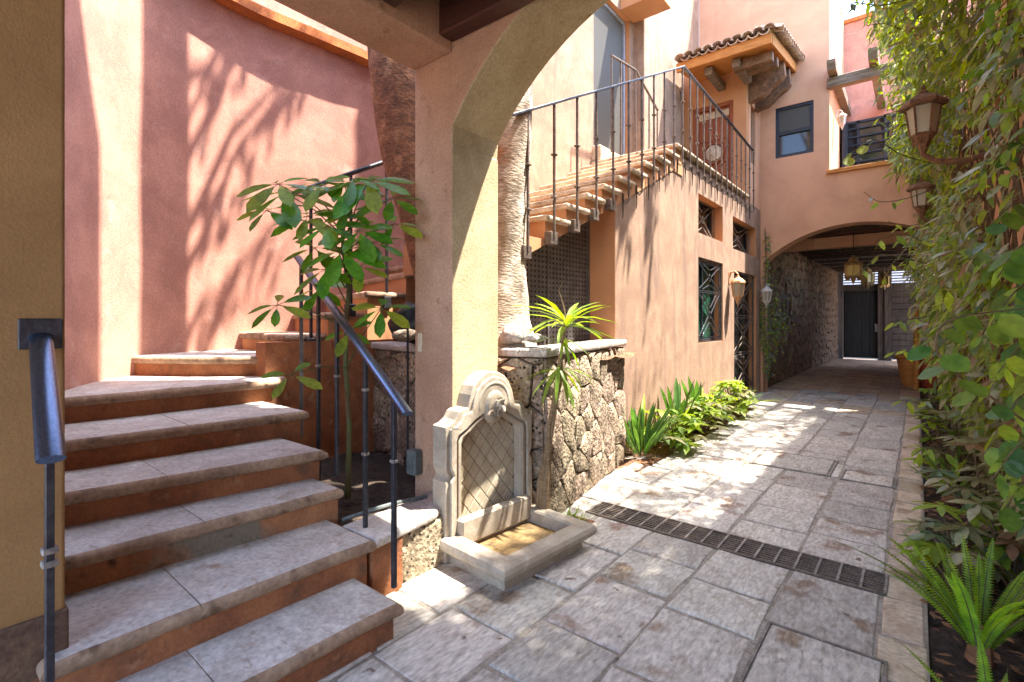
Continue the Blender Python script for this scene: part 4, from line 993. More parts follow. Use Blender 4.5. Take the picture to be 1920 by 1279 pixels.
# ================================================================== POTS, ROCKS
t = thing('flower_pot', 'tall orange clay pot standing at the right side of the tunnel', 'pot', (-.12, 14.5, 0))
MB().lathe([(.14, 0), (.17, .05), (.22, .35), (.26, .62), (.29, .64), (.29, .70), (.25, .70), (.24, .62)], (-.12, 14.5, 0), 18).build('body', M['fascia'], t, 40)
t = thing('flower_pot', 'red clay pot close behind the orange one in the tunnel', 'pot', (.22, 14.3, 0))
MB().lathe([(.15, 0), (.2, .05), (.27, .45), (.27, .60), (.30, .62), (.30, .68), (.26, .68)], (.22, 14.3, 0), 18).build('body', pmat('red_clay', (.40, .07, .03), (.3, .05, .025), 5), t, 40)
t = thing('wooden_obelisk', 'thin orange wooden spike standing by the red pot', 'garden stake', (-.02, 13.9, 0))
MB().tube([(-.02, 13.9, .0), (-.02, 13.9, 1.6), (-.02, 13.9, 2.15)], [.06, .05, .004], 6).build('spike', M['fascia'], t)
def rock(label, c, r, mat, sc=(1, 1, .7), seed=0):
    bm = bmesh.new(); bmesh.ops.create_icosphere(bm, subdivisions=3, radius=1); mb = MB()
    for v in bm.verts:
        n_ = noise.noise(v.co*1.6+Vector((seed, 0, 0)))*.35+noise.noise(v.co*5+Vector((seed, 0, 0)))*.1
        v.co = v.co*(1+n_)
    bm.verts.index_update()
    mb.add([Vector(c)+Vector((v.co.x*sc[0], v.co.y*sc[1], v.co.z*sc[2]))*r for v in bm.verts], [[v.index for v in f.verts] for f in bm.faces]); bm.free()
    return tag(mb.build('rock', M[mat], None, 60), label, 'rock')
rock('rounded pale rock at the foot of the pale tree trunk', W(962, 627, 3.85), .10, 'cap', (1, 1, .8), 1)
rock('low flat pale rock on the planter cap right of the rounded rock', W(1000, 634, 3.82), .085, 'cap', (1.2, 1, .35), 4)
rock('grey rough rock on the planter cap behind the handrail', W(762, 628, 3.95), .10, 'volc', (1.3, 1, .45), 8)
bk_ = rock('black bulging bag on the planter left of the arch pillar', W(775, 606, 4.1), .17, 'black', (1.1, 1, .95), 12); bk_.name = 'black_bag'; bk_['category'] = 'bag'

# ================================================================== LEAVES
def leafgeo(ws, fold=.18, droop=.25, ts=(0, .25, .55, .8, 1)):
    """pointed leaf of length 1 along +Y; ws half widths at the inner stations"""
    v = [(0, 0, 0)]; f = []
    for t_, w in zip(ts[1:-1], ws):
        z = -droop*t_*t_
        v += [(0, t_, z-fold*w), (-w, t_, z), (w, t_, z)]
    v.append((0, 1, -droop)); n = len(ts)-2
    f += [(0, 2, 1), (0, 1, 3)]
    f = [(0, 1, 2), (0, 3, 1)]
    for k in range(n-1):
        a = 1+3*k; b = a+3; f += [(a, b, b+1, a+1), (a, a+2, b+2, b)]
    a = 1+3*(n-1); e = len(v)-1; f += [(a, e, a+1), (a, a+2, e)]
    return v, f
G_V = leafgeo((.15, .185, .105)); G_S = leafgeo((.22,), .15, .2, (0, .45, 1)); G_O = leafgeo((.115, .19, .165), .15, .2); G_B = leafgeo((.035, .045, .035), .5, .55, (0, .3, .6, .85, 1))
G_R = leafgeo((.34, .40, .28), .12, .12)
def frame(d, n):
    d = Vector(d).normalized(); n = Vector(n); n = (n-d*n.dot(d))
    n = n.normalized() if n.length > 1e-3 else d.orthogonal().normalized()
    return Matrix((d.cross(n), d, n)).transposed()
def leafmesh(geo, mat, name='leaf'):
    me = bpy.data.meshes.new(name); me.from_pydata(*[geo[0], [], geo[1]]); me.materials.append(mat); me.polygons.foreach_set('use_smooth', [True]*len(geo[1])); return me
def bulk(name, geo, P, D, Nn, Sz, mats, mi, parent=None, kind='stuff'):
    P = np.array(P, dtype=np.float64); D = np.array(D, dtype=np.float64); Nn = np.array(Nn, dtype=np.float64); Sz = np.array(Sz)
    D /= np.linalg.norm(D, axis=1)[:, None]+1e-9; Nn = Nn-D*(Nn*D).sum(1)[:, None]; Nn /= np.linalg.norm(Nn, axis=1)[:, None]+1e-9
    X = np.cross(D, Nn); tv = np.array(geo[0]); k = len(P); nv = len(tv)
    V = P[:, None, :]+Sz[:, None, None]*(X[:, None, :]*tv[None, :, 0:1]+D[:, None, :]*tv[None, :, 1:2]+Nn[:, None, :]*tv[None, :, 2:3])
    o_ = org(parent); V = V-np.array(o_)
    me = bpy.data.meshes.new(name); tf = geo[1]; nl = sum(len(f) for f in tf)
    me.vertices.add(k*nv); me.vertices.foreach_set('co', V.reshape(-1))
    li = np.concatenate([np.array(f) for f in tf]); loops = (li[None, :]+np.arange(k)[:, None]*nv).reshape(-1)
    me.loops.add(k*nl); me.loops.foreach_set('vertex_index', loops.astype(np.int32))
    tot = np.array([len(f) for f in tf]); st0 = np.concatenate([[0], np.cumsum(tot)[:-1]])
    me.polygons.add(k*len(tf)); me.polygons.foreach_set('loop_start', (st0[None, :]+np.arange(k)[:, None]*nl).reshape(-1).astype(np.int32))
    for m_ in mats: me.materials.append(m_)
    me.polygons.foreach_set('material_index', np.repeat(np.array(mi), len(tf)).astype(np.int32)); me.polygons.foreach_set('use_smooth', [True]*(k*len(tf)))
    me.update(calc_edges=True); me.validate()
    o = bpy.data.objects.new(name, me); COL.objects.link(o)
    if parent: o.parent = parent
    if kind: o['kind'] = kind
    return o
def put(par, me, p, d, n, s, name='leaf'):
    Mx = Matrix.Translation(Vector(p)) @ (frame(d, n).to_4x4() @ Matrix.Scale(s, 4)); return inst(name, me, Mx, par)

# ---------------- schefflera in the stair bed
rl = random.Random(17)
sf = thing('umbrella_plant', 'slender umbrella plant with glossy green leaf whorls in the stair bed', 'plant', W(652, 930, 3.4))
stem = [W(652, 935, 3.4), W(655, 800, 3.42), W(648, 680, 3.42), W(650, 600, 3.42), W(655, 530, 3.4), W(643, 470, 3.4), W(641, 400, 3.4), W(655, 345, 3.4)]
MB().tube(stem, [.022, .018, .016, .015, .014, .012, .010, .007], 8).build('stem', M['gstem'], sf, 60)
me_o = leafmesh(G_O, M['leaf']); me_o2 = leafmesh(G_O, M['vine2'])
whorls = [(535, 362, 3.30, 6, .22, (641, 440)), (577, 405, 3.25, 7, .21, (643, 480)), (560, 352, 3.5, 6, .17, (643, 420)), (645, 345, 3.35, 7, .19, (655, 390)), (690, 340, 3.3, 7, .23, (650, 440)), (655, 395, 3.3, 5, .14, (643, 450)),
          (612, 425, 3.2, 7, .19, (645, 500)), (672, 432, 3.25, 8, .19, (645, 500)), (700, 455, 3.3, 6, .16, (645, 510)), (590, 465, 3.25, 6, .18, (648, 540)), (640, 470, 3.15, 8, .20, (650, 540)), (672, 500, 3.3, 6, .17, (650, 550)),
          (610, 505, 3.25, 6, .17, (650, 570)), (520, 572, 3.15, 6, .15, (640, 610)), (715, 578, 3.3, 6, .17, (655, 680)), (600, 540, 3.4, 5, .14, (650, 590)), (545, 703, 3.0, 4, .14, (655, 690)), (655, 620, 3.2, 5, .13, (650, 640)), (740, 420, 3.4, 5, .16, (650, 470)), (522, 345, 3.3, 6, .19, (641, 430)), (605, 345, 3.35, 6, .17, (650, 400)), (665, 335, 3.3, 6, .18, (655, 380)), (735, 372, 3.3, 6, .18, (652, 430)), (500, 395, 3.25, 5, .16, (641, 450))]
pet = MB()
for (u, v, d, n, s, (su, sv)) in whorls:
    c = W(u, v, d); b = W(su, sv, 3.4); pet.tube([b, (b+c)/2+Vector((0, 0, .03)), c], [.006, .004, .003], 5)
    ax = (c-b).normalized(); a0 = rl.random()*6
    ex = R_.copy(); ey = (F_*.72+Vector((0, 0, .55))).normalized()
    for k in range(n):
        a = a0+2*PI*k/n; rad = ex*math.cos(a)+ey*math.sin(a)
        dd = rad+Vector((0, 0, -.10+rl.uniform(-.15, .15))); st1 = c+dd.normalized()*.035
        pet.tube([c, st1], .002, 4)
        put(sf, me_o if rl.random() < .8 else me_o2, st1, dd, -F_*.7+Vector((rl.uniform(-.35, .35), rl.uniform(-.35, .35), .9)), s*rl.uniform(.75, 1.15)*1.25)
pet.build('petioles', M['gstem'], sf, 60)

# ---------------- dracaena by the stone planter
dc = thing('dracaena', 'tall cane plant with yellow-green strap leaves growing against the stone planter', 'plant', W(1018, 990, 3.55))
me_b = leafmesh(leafgeo((.05, .06, .042), .4, .55, (0, .25, .55, .82, 1)), M['drac'])
cs = MB()
for k in range(5):
    o_ = Vector((.012*math.cos(k*1.3), .012*math.sin(k*1.3), 0)); w1 = 8*math.sin(k*2.1)
    cs.tube([W(1014+w1*1.2, 992, 3.56)+o_, W(1020+w1, 900, 3.55)+o_, W(1033-w1*.5, 800, 3.57)+o_, W(1046+w1*.3, 720, 3.58)+o_, W(1052, 665, 3.6)+o_*.5], [.016, .015, .014, .013, .012], 7)
cs.tube([W(1052, 665, 3.6), W(1060, 600, 3.6)], .011, 7).tube([W(1062, 600, 3.6), W(1056, 570, 3.6), W(1048, 545, 3.62), W(1054, 530, 3.6)], [.006, .005, .003, .002], 5)
cs.build('canes', M['cane'], dc, 60)
for (u, v, n, s, el) in ((1061, 607, 26, .36, .45), (1056, 640, 8, .22, -.1), (1048, 690, 16, .26, -.35)):
    c = W(u, v, 3.58)
    for k in range(n):
        a = 2*PI*k/n*2.4+rl.uniform(-.2, .2); e = el+rl.uniform(-.35, .55)
        dd = Vector((math.cos(a)*math.cos(e), math.sin(a)*math.cos(e), math.sin(e)))
        put(dc, me_b, c+Vector((0, 0, rl.uniform(-.03, .03))), dd, Vector((0, 0, 1)), s*rl.uniform(.75, 1.15))
# small tuft in its floor hole
MB().box(-2.08, -1.86, 2.98, 3.28, -.02, .006).build('planting_hole', M['soilred']); tag(bpy.data.objects['planting_hole'], kind='structure')
tf = thing('grass_tuft', 'small grassy tuft at the foot of the stone planter', 'plant', (-1.97, 3.12, 0))
me_g = leafmesh(G_B, M['drac'], 'blade')
for k in range(60):
    a = rl.uniform(0, 6.28); e = rl.uniform(.3, 1.3)
    put(tf, me_g, (-1.97+rl.uniform(-.07, .07), 3.12+rl.uniform(-.08, .08), 0), (math.cos(a)*math.cos(e), math.sin(a)*math.cos(e), math.sin(e)), (0, 0, 1), rl.uniform(.07, .15), 'blade')

# ---------------- border plants along the peach wall
me_l = leafmesh(leafgeo((.034, .042, .034), .45, .2, (0, .3, .6, .85, 1)), M['lily']); me_l2 = leafmesh(leafgeo((.032, .038, .03), .45, .5, (0, .3, .6, .85, 1)), M['vine2'])
def clump(label, x, y, n, s, up_, name='lily_clump'):
    t = thing(name, label, 'plant', (x, y, 0))
    for k in range(n):
        a = 2*PI*k/n+rl.uniform(-.4, .4); e = rl.uniform(*up_)
        put(t, me_l if rl.random() < .8 else me_l2, (x+.05*math.cos(a), y+.06*math.sin(a), 0), (math.cos(a)*math.cos(e), math.sin(a)*math.cos(e), math.sin(e)), (-math.cos(a), -math.sin(a), .5), s*rl.uniform(.6, 1.1))
    return t
clump('dark green strap-leaved clump next to the corner of the stone planter', -2.38, 5.2, 38, .64, (1.0, 1.52))
me_s = leafmesh(G_V, M['vine3']); me_s2 = leafmesh(G_V, M['vine1']); me_s3 = leafmesh(G_V, M['vine2'])
def shrub(label, x, y, w, h, n, s, name='border_shrub', z=0, mats=None, cat='shrub'):
    t = thing(name, label, cat, (x, y, z)); stm = MB(); mats = mats or (me_s, me_s2, me_s3)
    for k in range(n):
        a = rl.uniform(0, 6.28); rr_ = w*math.sqrt(rl.random()); hh = h*rl.uniform(.35, 1)*(1-.45*(rr_/w)**2)
        c = Vector((x+rr_*math.cos(a), y+rr_*1.2*math.sin(a), z+hh)); stm.tube([(x+rl.uniform(-.04, .04), y+rl.uniform(-.05, .05), z-.03), ((x+c.x)/2, (y+c.y)/2, z+hh*.6), c], [.008, .006, .003], 4)
        nl = rl.choice([6, 7, 8]); a0 = rl.random()*6; m_ = rl.choice(mats)
        for j in range(nl):
            b = a0+2*PI*j/nl; dd = Vector((math.cos(b), math.sin(b), rl.uniform(-.35, .25)))
            put(t, m_, c, dd, (rl.uniform(-.2, .2), rl.uniform(-.2, .2), 1), s*rl.uniform(.7, 1.1))
    stm.build('stems', M['twig'], t, 60); return t
shrub('bushy border plant right of the dark strap-leaved clump', -2.22, 5.8, .34, .48, 38, .17)
clump('sparse strap-leaved clump between two border bushes below the tall grille window', -2.40, 6.3, 20, .72, (.9, 1.5))
shrub('bushy border plant in front of the tall grille window', -2.26, 6.7, .34, .52, 38, .17)
shrub('bushy border plant just past the window grille', -2.28, 7.5, .32, .50, 34, .17)
clump('spiky clump in the middle of the border row', -2.42, 7.15, 18, .75, (1.0, 1.5))
shrub('pale-leaved border plant below the peach lantern', -2.28, 8.3, .32, .60, 34, .18, mats=(me_s3, me_s))
clump('last spiky clump leaning toward the iron gate', -2.34, 8.7, 34, .6, (.4, 1.3))
shrub('low border plant touching the door step', -2.32, 9.0, .18, .3, 12, .13)
# leaf litter and small stones
P_, D_, N_, S_, K_ = [], [], [], [], []
for k in range(1500):
    if k % 3: x = rl.uniform(.05, .6); y = rl.uniform(2, 9)
    else: x = -2.14-abs(rl.gauss(0, .16)); y = rl.uniform(4.9, 9.2)
    P_.append((x, y, rl.uniform(0, .012) if k % 3 else .02)); a = rl.uniform(0, 6.28); D_.append((math.cos(a), math.sin(a), rl.uniform(-.1, .25))); N_.append((rl.uniform(-.4, .4), rl.uniform(-.4, .4), 1)); S_.append(rl.uniform(.03, .08)); K_.append(0 if rl.random() < .75 else 1)
tag(bulk('fallen_leaves', G_S, P_, D_, N_, S_, [M['vine4'], M['barkdark']], K_))

# ---------------- ferns and shrubs in the soil bed
def frond(L, n=26, w=.085, curl=.5, mat='fern'):
    mb = MB(); pts = []
    for k in range(n+1):
        t_ = k/n; pts.append(Vector((0, L*(t_-.08*t_*t_*curl), L*(.0-.45*curl*t_**2.2))))
    mb.tube(pts, [.004*(1-.7*k/n) for k in range(n+1)], 4, m=1)
    for k in range(2, n):
        t_ = k/n; ww = w*math.sin(PI*min(1, t_*1.0+.08))**.6*(1-.35*t_); p = pts[k]; dy = L/n*.42
        for s in (-1, 1):
            mb.add([p+Vector((0, -dy, 0)), p+Vector((s*ww*.55, dy*.2-dy*.6, -ww*.1)), p+Vector((s*ww, dy*1.0, -ww*.28)), p+Vector((s*ww*.5, dy*1.3, -ww*.08)), p+Vector((0, dy*.9, 0))], [(0, 1, 2, 3, 4)])
    return mb.mesh('frond', [M[mat], M['gstem']])
fm = [frond(.60, 44, .042, .5), frond(.62, 42, .040, 1.0), frond(.5, 38, .036, 1.5), frond(.44, 34, .034, .8), frond(.55, 40, .038, .7, 'vine2')]
def fern(label, x, y, n, s, z=0):
    t = thing('fern', label, 'fern', (x, y, z))
    for k in range(n):
        a = 2*PI*k/n*1.62+rl.uniform(-.3, .3); e = rl.uniform(.78, 1.5); nl = Vector((-math.cos(a)*math.sin(e), -math.sin(a)*math.sin(e), math.cos(e)))
        put(t, rl.choice(fm), (x+.02*math.cos(a), y+.02*math.sin(a), z), (math.cos(a)*math.cos(e), math.sin(a)*math.cos(e), math.sin(e)), nl, s*rl.uniform(.75, 1.15), 'frond')
    MB().tube([(x, y, z-.05), (x+.01, y, z+.10)], [.05, .03], 8).build('crown_base', M['barkdark'], t)
    return t
fern('bright green sword fern standing in the soil by the paving edge', .21, 3.0, 34, .95, .05)
fern('low sword fern nearest the camera in the soil bed', .20, 2.35, 9, .75)
fern('fern farther back under the vines at the paving edge', .20, 5.6, 14, .8)
me_c = leafmesh(G_V, M['cyan']); me_d4 = leafmesh(G_V, M['vine4'])
shrub('pale blue-green leafed plant at the bed edge behind the sword fern', .18, 3.75, .20, .48, 22, .15, 'bed_shrub', mats=(me_c, me_s3, me_s))
shrub('grey-leaved umbrella shrub in the bed under the vines', .34, 4.4, .28, .8, 44, .15, 'bed_shrub', mats=(me_s, me_s, me_c, me_d4))
shrub('brownish umbrella shrub against the orange wall', .42, 3.8, .20, .85, 30, .14, 'bed_shrub', mats=(me_s, me_d4, me_s2))
shrub('green shrub in the bed beside the two manhole covers', .30, 5.9, .30, .9, 44, .14, 'bed_shrub', mats=(me_s, me_s2, me_s3))
shrub('far green shrub at the bed edge near the tunnel', .25, 8.2, .3, .8, 36, .15, 'bed_shrub')
# creeper left of the tunnel arch
ck = thing('wall_creeper', 'thin pale creeper climbing the corner left of the tunnel arch', 'creeper', (-2.45, YB-.05, 0))
P_, D_, N_, S_, K_ = [], [], [], [], []
for k in range(1100):
    z = rl.choice([rl.gauss(1.45, .35), rl.uniform(.3, 3.3), rl.gauss(1.4, .5)]); sp_ = .34*math.exp(-((z-1.45)/.55)**2)+.07
    x = -2.44+rl.gauss(.05, sp_*.45); yy = YB-.04-abs(rl.gauss(0, .05)) if x < -2.36 else YB-.04+rl.uniform(-.1, .5)
    P_.append((max(-2.54, x), yy, max(.1, z))); D_.append((rl.uniform(-1, 1), rl.uniform(-1, .2), rl.uniform(-1, .4))); N_.append((.3, -1, .6)); S_.append(rl.uniform(.035, .08)); K_.append(rl.choice([0, 0, 1, 2]))
bulk('foliage', G_S, P_, D_, N_, S_, [M['cyan'], M['vine1'], M['vine2']], K_, ck)
MB().tube([(-2.47, YB-.03, 0), (-2.44, YB-.03, .9), (-2.48, YB-.03, 1.8), (-2.43, YB-.03, 2.6), (-2.46, YB-.03, 3.4)], .008, 5).build('stem', M['twig'], ck)

# ================================================================== TREES IN THE PLANTER
def tree(name, label, path, rad, limbs, clusters, mat, seed, lm, nleaf, ls):
    r_ = random.Random(seed); base = Vector(path[0]); t = thing(name, label, 'tree', base)
    pts = catmull(path, 7); k = len(pts); n = 26; P = []
    Rd = [np.interp(i/(k-1)*(len(rad)-1), range(len(rad)), rad) for i in range(k)]
    for i, p in enumerate(pts):
        row = []
        for j in range(n):
            a = 2*PI*j/n; q = Vector((math.cos(a), math.sin(a), 0)); h = p.z*2.2
            rr_ = Rd[i]*(1+.07*noise.noise(q*1.3+Vector((seed, 0, h*.5)))+.05*noise.noise(q*4+Vector((0, seed, h*.35)))+.015*math.sin(h*9+3*noise.noise(q+Vector((0, 0, h)))))
            row.append(Vector(p)+q*rr_)
        P.append(row)
    mb = MB(); mb.grid(P, close=True); mb.build('trunk', M[mat], t, 60)
    lb = MB()
    for a, b, r0 in limbs: a, b = Vector(a), Vector(b); lb.tube([a, (a*2+b)/3+Vector((.1, 0, .12)), (a+b*2)/3+Vector((0, -.1, .1)), b], [r0, r0*.8, r0*.55, r0*.2], 7)
    lb.build('limbs', M[mat], t, 60)
    P_, D_, N_, S_, K_ = [], [], [], [], []; w = [c[3]*c[4]*c[5]*c[6] if len(c) > 6 else c[3]**3 for c in clusters]
    for c in clusters:
        for q in range(c[6] if len(c) > 6 else nleaf):
            v = Vector((r_.gauss(0, .5), r_.gauss(0, .5), r_.gauss(0, .5)))
            P_.append((c[0]+v.x*c[3], c[1]+v.y*c[4], c[2]+v.z*c[5])); D_.append((r_.uniform(-1, 1), r_.uniform(-1, 1), r_.uniform(-1, .2))); N_.append((r_.uniform(-.6, .6), r_.uniform(-.6, .6), 1)); S_.append(ls*r_.uniform(.6, 1.2)); K_.append(0)
    bulk('crown', G_S, P_, D_, N_, S_, [M[lm]], K_, t)
    return t
TA = [W(850, 650, 4.45), W(838, 560, 4.45), W(800, 420, 4.5), W(765, 290, 4.58), W(742, 150, 4.62), W(728, 20, 4.7), Vector((-3.97, 2.97, 5.6)), Vector((-3.98, 3.0, 8)), Vector((-3.98, 3.0, 10.5)), Vector((-3.95, 3.05, 12.6))]
def up(p, dx, dy, dz): return tuple(Vector(p)+Vector((dx, dy, dz)))
tA = TA[-1]
rb_ = random.Random(5); BR_ = []; BL_ = []
for k in range(10):
    z0 = 5.5+k*.5+rb_.uniform(-.1, .1); dy = rb_.uniform(1.0, 1.9); dz = dy*rb_.uniform(1.5, 2.3); x1 = -3.98+rb_.uniform(-.45, .35)
    a = (-3.98, 3.1, z0); b = (x1, 3.1+dy, z0+dz); BR_.append((a, b, rb_.uniform(.025, .06)))
    for q in range(5):
        t_ = .3+.7*q/4; BL_.append((a[0]+(b[0]-a[0])*t_, a[1]+(b[1]-a[1])*t_+.05, a[2]+(b[2]-a[2])*t_, .03, .04, .32, 5))
tree('leaning_tree', 'dark reddish-brown tree trunk leaning left behind the arch pillar', [tuple(p) for p in TA], [.26, .25, .235, .235, .225, .22, .22, .22, .2, .15],
     BR_, [(-4.3, 2.7, 12.6, .5, .5, .5, 150), (-3.8, 3.2, 13.2, .6, .6, .5, 200)]+BL_,
     'barkdark', 3, 'vine1', 100, .17)
TB = [W(940, 660, 4.12), W(941, 600, 4.12), W(940, 500, 4.15), W(943, 400, 4.15), W(950, 300, 4.18), W(957, 200, 4.2), W(964, 60, 4.3), W(975, -150, 4.45), W(990, -400, 4.6)]
tB = TB[-1]
tree('pale_tree', 'pale grey-barked tree trunk standing in the stone planter right of the pillar', [tuple(p) for p in TB], [.30, .225, .20, .20, .195, .185, .175, .15, .11],
     [(tB, (-1.9, 4.2, 7.6), .08), (tB, (-2.0, 3.2, 7.9), .07), (tB, (-3.1, 4.2, 8.2), .07), ((-2.1, 3.9, 7.2), (-1.3, 5.2, 7.9), .05), ((-2.2, 3.9, 7.1), (-1.6, 5.9, 7.2), .05)],
     [(-1.5, 5.2, 7.6, .7, .7, .35, 200), (-1.5, 6.1, 7.4, .6, .7, .35, 130), (-2.3, 4.3, 8.0, .8, .8, .4, 120), (-1.4, 4.2, 7.6, .5, .5, .3, 110), (-1.7, 3.4, 7.4, .4, .4, .3, 60), (-1.55, 6.05, 6.7, .07, .10, .9, 110), (-1.35, 6.45, 7.4, .07, .10, 1.0, 110), (-1.5, 5.7, 7.0, .05, .06, .8, 60), (-1.2, 7.2, 7.6, .06, .08, 1.0, 80)],
     'bark', 5, 'vine1', 100, .17)

# ================================================================== VINES ON THE RIGHT WALL
vn = thing('climbing_vines', 'dense green climbing vines covering the garden wall on the right', 'vine', (.62, 5, 0))
rv = random.Random(31)
def prot(y, z):
    p = np.interp(z, [0, .5, .9, 1.5, 2.2, 3.0, 3.6, 4.4, 5.4, 6.6], [.10, .16, .30, .50, .58, .55, .62, .80, .98, .95])
    p *= 1+.50*noise.noise(Vector((y*.9, z*1.1, 4.2)))+.42*noise.noise(Vector((y*2.2, z*2.4, 1)))
    p *= np.interp(y, [1.2, 2.6, 4, 11.4], [.42, .62, 1, 1.0])
    return p
leaves = []
tries = 0
while len(leaves) < 32000:
    y = 1.35+9.9*rv.random()**.85; z = .15+6.9*rv.random()**.95; tries += 1
    if noise.noise(Vector((y*1.1, z*1.0, 9)))+.15*noise.noise(Vector((y*4, z*4, 2))) < (-.02 if z < 2.2 else -.16 if z < 3.8 else -.42): continue
    if 2.7 > y and z > 3.2: continue
    if any(abs((960+939*(.7771*(.63-.4)+.6293*y)/(.7771*y-.6293*.23))-u) < w_ and abs(600-939*(z-1.5)/(.7771*y-.6293*.23)-v) < h_ and y < yy for u, v, w_, h_, yy in ((1731, 228, 75, 95, 5.5), (1728, 368, 45, 55, 8.6))): continue
    pr = prot(y, z); f = 1-abs(rv.gauss(0, .28))
    if f < .02: continue
    x = .63-pr*f
    if z > 6.05 and rv.random() < .45: continue
    leaves.append((x, y, z, f))
for k in range(6500):
    y = rv.uniform(3.2, 5.3); leaves.append((rv.uniform(-.08, .7), y, rv.uniform(5.2, 6.5), 1))  # unseen leaf mass added overhead to shade the paving near the arch
# overhanging growth above the wall top, out of the picture, that dapples the paving
for k in range(1300):
    y = rv.uniform(2.9, 9.8); cl = noise.noise(Vector((y*1.6, 0, 7)))
    leaves.append((rv.uniform(-.25, .7) if y < 5.2 else .62-abs(rv.gauss(0, .55)), y, 6.1+abs(rv.gauss(0, .35))+max(0, cl)*.5, 1))
cand = []
for L_ in leaves:
    x, y, z, f = L_; dd = -.6293*x+.7771*y; rr_ = .7771*x+.6293*y
    if dd > .3:
        uu = 960+939*rr_/dd; vv = 600-939*(z-1.5)/dd
        if any(abs(uu-u) < w_ and abs(vv-v) < h_ and dd < dl for u, v, w_, h_, dl in ((1733, 218, 50, 56, 4.35), (1727, 372, 34, 52, 7.1))): continue
    vis = dd > .5 and abs(rr_/dd) < 1.03 and (z-1.5)/dd < .66 and (1.5-z)/dd < .75 and f > .75
    cand.append((dd if vis else 99, L_))
order = sorted(range(len(cand)), key=lambda i: cand[i][0]); near = set(order[:240])
vm = [leafmesh(G_V, M[k]) for k in ('vine1', 'vine2', 'vine3', 'cyan')]
P_, D_, N_, S_, K_ = [], [], [], [], []
for i, (dd, (x, y, z, f)) in enumerate(cand):
    D = (rv.uniform(-1, .1), rv.uniform(-1.0, .45), rv.uniform(-1.1, .1)); Nn = (-.35+rv.uniform(-.5, .4), -.25+rv.uniform(-.5, .5), .8)
    s = rv.uniform(.06, .135)*(1 if y > 3 else .75); q = rv.random(); hz = noise.noise(Vector((y*.8, z*.8, 20)))
    if z > 2.6: mi = 1 if q < .45 else 0 if q < .78 else 2 if q < .93 else 3
    else: mi = 2 if q < .45+.3*hz else 0 if q < .70 else 1 if q < .95 else 3
    if f < .5 and q > .7: mi = 2
    if rv.random() < .03+.10*max(0, noise.noise(Vector((y*2, z*2, 50)))*2): mi = 4
    if i in near and mi < 4: put(vn, vm[mi if mi < 4 else 0], (x, y, z), D, Nn, s*.95)
    else: P_.append((x, y, z)); D_.append(D); N_.append(Nn); S_.append(s); K_.append(mi)
bulk('foliage', leafgeo((.165, .14), .18, .3, (0, .3, .68, 1)), P_, D_, N_, S_, [M['vine1'], M['vine2'], M['vine3'], M['cyan'], M['vine4']], K_, vn)
vs_ = MB()
for k in range(90):
    y = rv.uniform(2.2, 10.8); x = .6; z = rv.uniform(-.05, 1.5) if k % 2 else 0; pts = []
    top = rv.uniform(2.5, 6.1); n = 9
    for j in range(n):
        t_ = j/(n-1); pts.append((.60-.35*prot(max(2.7, y), z+(top-z)*t_)*rv.uniform(.3, 1.1), y+.3*math.sin(t_*5+k)*rv.uniform(.4, 1), z+(top-z)*t_))
    vs_.tube(pts, [.012*rv.uniform(.4, 1.3)*(1-.5*j/n) for j in range(n)], 5)
vs_.build('stems', M['twig'], vn, 60)
# sprays reaching out of the mass; each has its stem and its own leaves
me_r = [leafmesh(G_R, M['vine1']), leafmesh(G_R, M['lily']), leafmesh(G_R, M['vine2'])]
def spray(pts, n, s, ms, drop=.8, side=.6, r=.004, seed=1, stemmat='twig', along=(0.08, 1)):
    q_ = random.Random(seed); P = catmull([tuple(W(*p)) for p in pts], 8)
    MB().tube(P, [r*(1-.5*i/len(P)) for i in range(len(P))], 5).build('spray_stem', M[stemmat], vn, 60)
    for k in range(n):
        i = int((along[0]+(along[1]-along[0])*(k+.5)/n)*(len(P)-2)); p = P[i]; t_ = (P[i+1]-P[i]).normalized()
        sd = t_.cross(Vector((0, 0, 1))).normalized()*(1 if k % 2 else -1)
        dd = sd*side+t_*.35+Vector((q_.uniform(-.2, .2), q_.uniform(-.2, .2), -drop*q_.uniform(.5, 1.1)))
        st1 = p+dd.normalized()*s*.12
        put(vn, q_.choice(ms), st1, dd, Vector((q_.uniform(-.3, .3), -.5+q_.uniform(-.3, .3), .7)), s*q_.uniform(.75, 1.15))
spray([(1935, 800, 1.7), (1911, 782, 1.68), (1856, 743, 1.65), (1797, 703, 1.6), (1760, 664, 1.58), (1755, 634, 1.56), (1770, 608, 1.58), (1810, 592, 1.6), (1888, 582, 1.62), (1935, 577, 1.65)], 15, .085, [me_r[0], me_r[0], me_r[1]], .7, .7, .0045, 4, along=(.05, .98))
rq = random.Random(77)
for k, (u0, v0, u1, v1, d) in enumerate(((1960, 450, 1870, 520, 1.9), (1960, 520, 1850, 620, 2.0), (1970, 640, 1870, 700, 1.9), (1970, 700, 1840, 860, 2.1), (1960, 820, 1860, 900, 2.0), (1960, 380, 1850, 430, 2.3), (1965, 560, 1900, 640, 1.7), (1960, 900, 1880, 960, 2.3),
                                         (1960, 250, 1860, 300, 2.8), (1950, 60, 1840, 120, 3.0), (1960, 150, 1880, 220, 2.8))):
    spray([(u0, v0, d), ((u0+u1)/2, (v0+v1)/2-25, d), (u1, v1, d)], 9, .10 if d < 2.5 else .12, [me_r[0], me_r[1], me_r[2], vm[0], vm[1]], .7, .7, .004, 100+k)
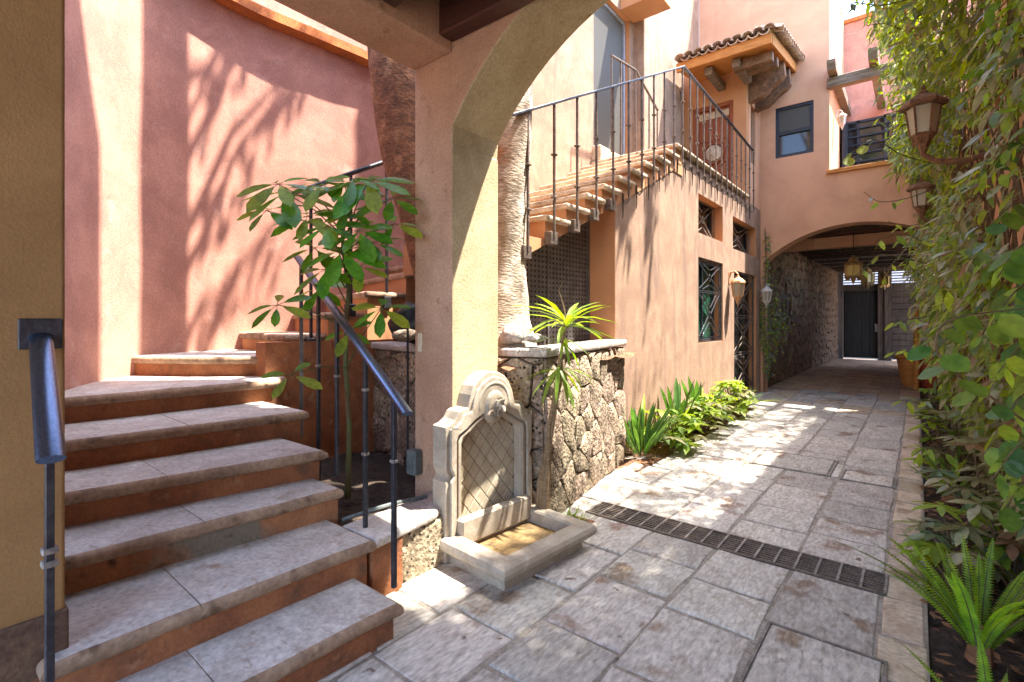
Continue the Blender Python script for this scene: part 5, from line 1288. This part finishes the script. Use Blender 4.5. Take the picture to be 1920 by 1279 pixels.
for k, (pts, n, s) in enumerate((([(1760, 500, 4.2), (1700, 485, 4.1), (1650, 478, 4.0), (1625, 500, 4.0), (1600, 520, 4.0)], 3, .10), ([(1720, 430, 4.0), (1695, 470, 4.0), (1670, 500, 4.0), (1655, 540, 4.0)], 4, .07), ([(1740, 460, 4.3), (1700, 440, 4.2), (1660, 445, 4.1), (1640, 455, 4.1)], 5, .13),
                                 ([(1760, 350, 4.8), (1700, 372, 4.7), (1650, 378, 4.6), (1620, 360, 4.6)], 5, .10), ([(1760, 310, 4.6), (1690, 290, 4.5), (1640, 262, 4.4), (1600, 285, 4.4), (1580, 300, 4.4)], 7, .10), ([(1700, 0, 3.6), (1650, 10, 3.5), (1600, 5, 3.4), (1572, 20, 3.4)], 6, .08),
                                 ([(1700, 60, 4.2), (1660, 45, 4.1), (1625, 48, 4.1)], 4, .09), ([(1760, 590, 4.6), (1700, 600, 4.4), (1670, 605, 4.3)], 6, .11), ([(1760, 660, 4.8), (1710, 655, 4.6), (1665, 662, 4.5)], 6, .11), ([(1780, 755, 4.4), (1720, 750, 4.2), (1680, 752, 4.2)], 6, .12),
                                 ([(1760, 410, 4.6), (1700, 425, 4.4), (1665, 415, 4.3)], 5, .11), ([(1720, 200, 4.6), (1660, 215, 4.5), (1640, 235, 4.4)], 5, .10), ([(1780, 850, 3.6), (1740, 840, 3.5), (1715, 852, 3.5)], 5, .11))):
    spray(pts, n, s, [vm[1], vm[1], vm[0], me_r[2], vm[3]], .6, .7, .005, 200+k, 'gstem')

# ================================================================== groups of repeats
GR = {'wall_lantern': 'wall lanterns', 'hanging_lantern': 'hanging lanterns in the tunnel', 'manhole_cover': 'manhole covers in the paving', 'rock': 'rocks on the planter', 'flower_pot': 'flower pots in the tunnel',
      'lily_clump': 'border plants along the peach wall', 'border_shrub': 'border plants along the peach wall', 'bed_shrub': 'shrubs in the soil bed', 'fern': 'ferns in the soil bed'}
for o in list(bpy.data.objects):
    if o.parent is None and o.get('label'):
        g = GR.get(o.name.split('.')[0])
        if g: o['group'] = g
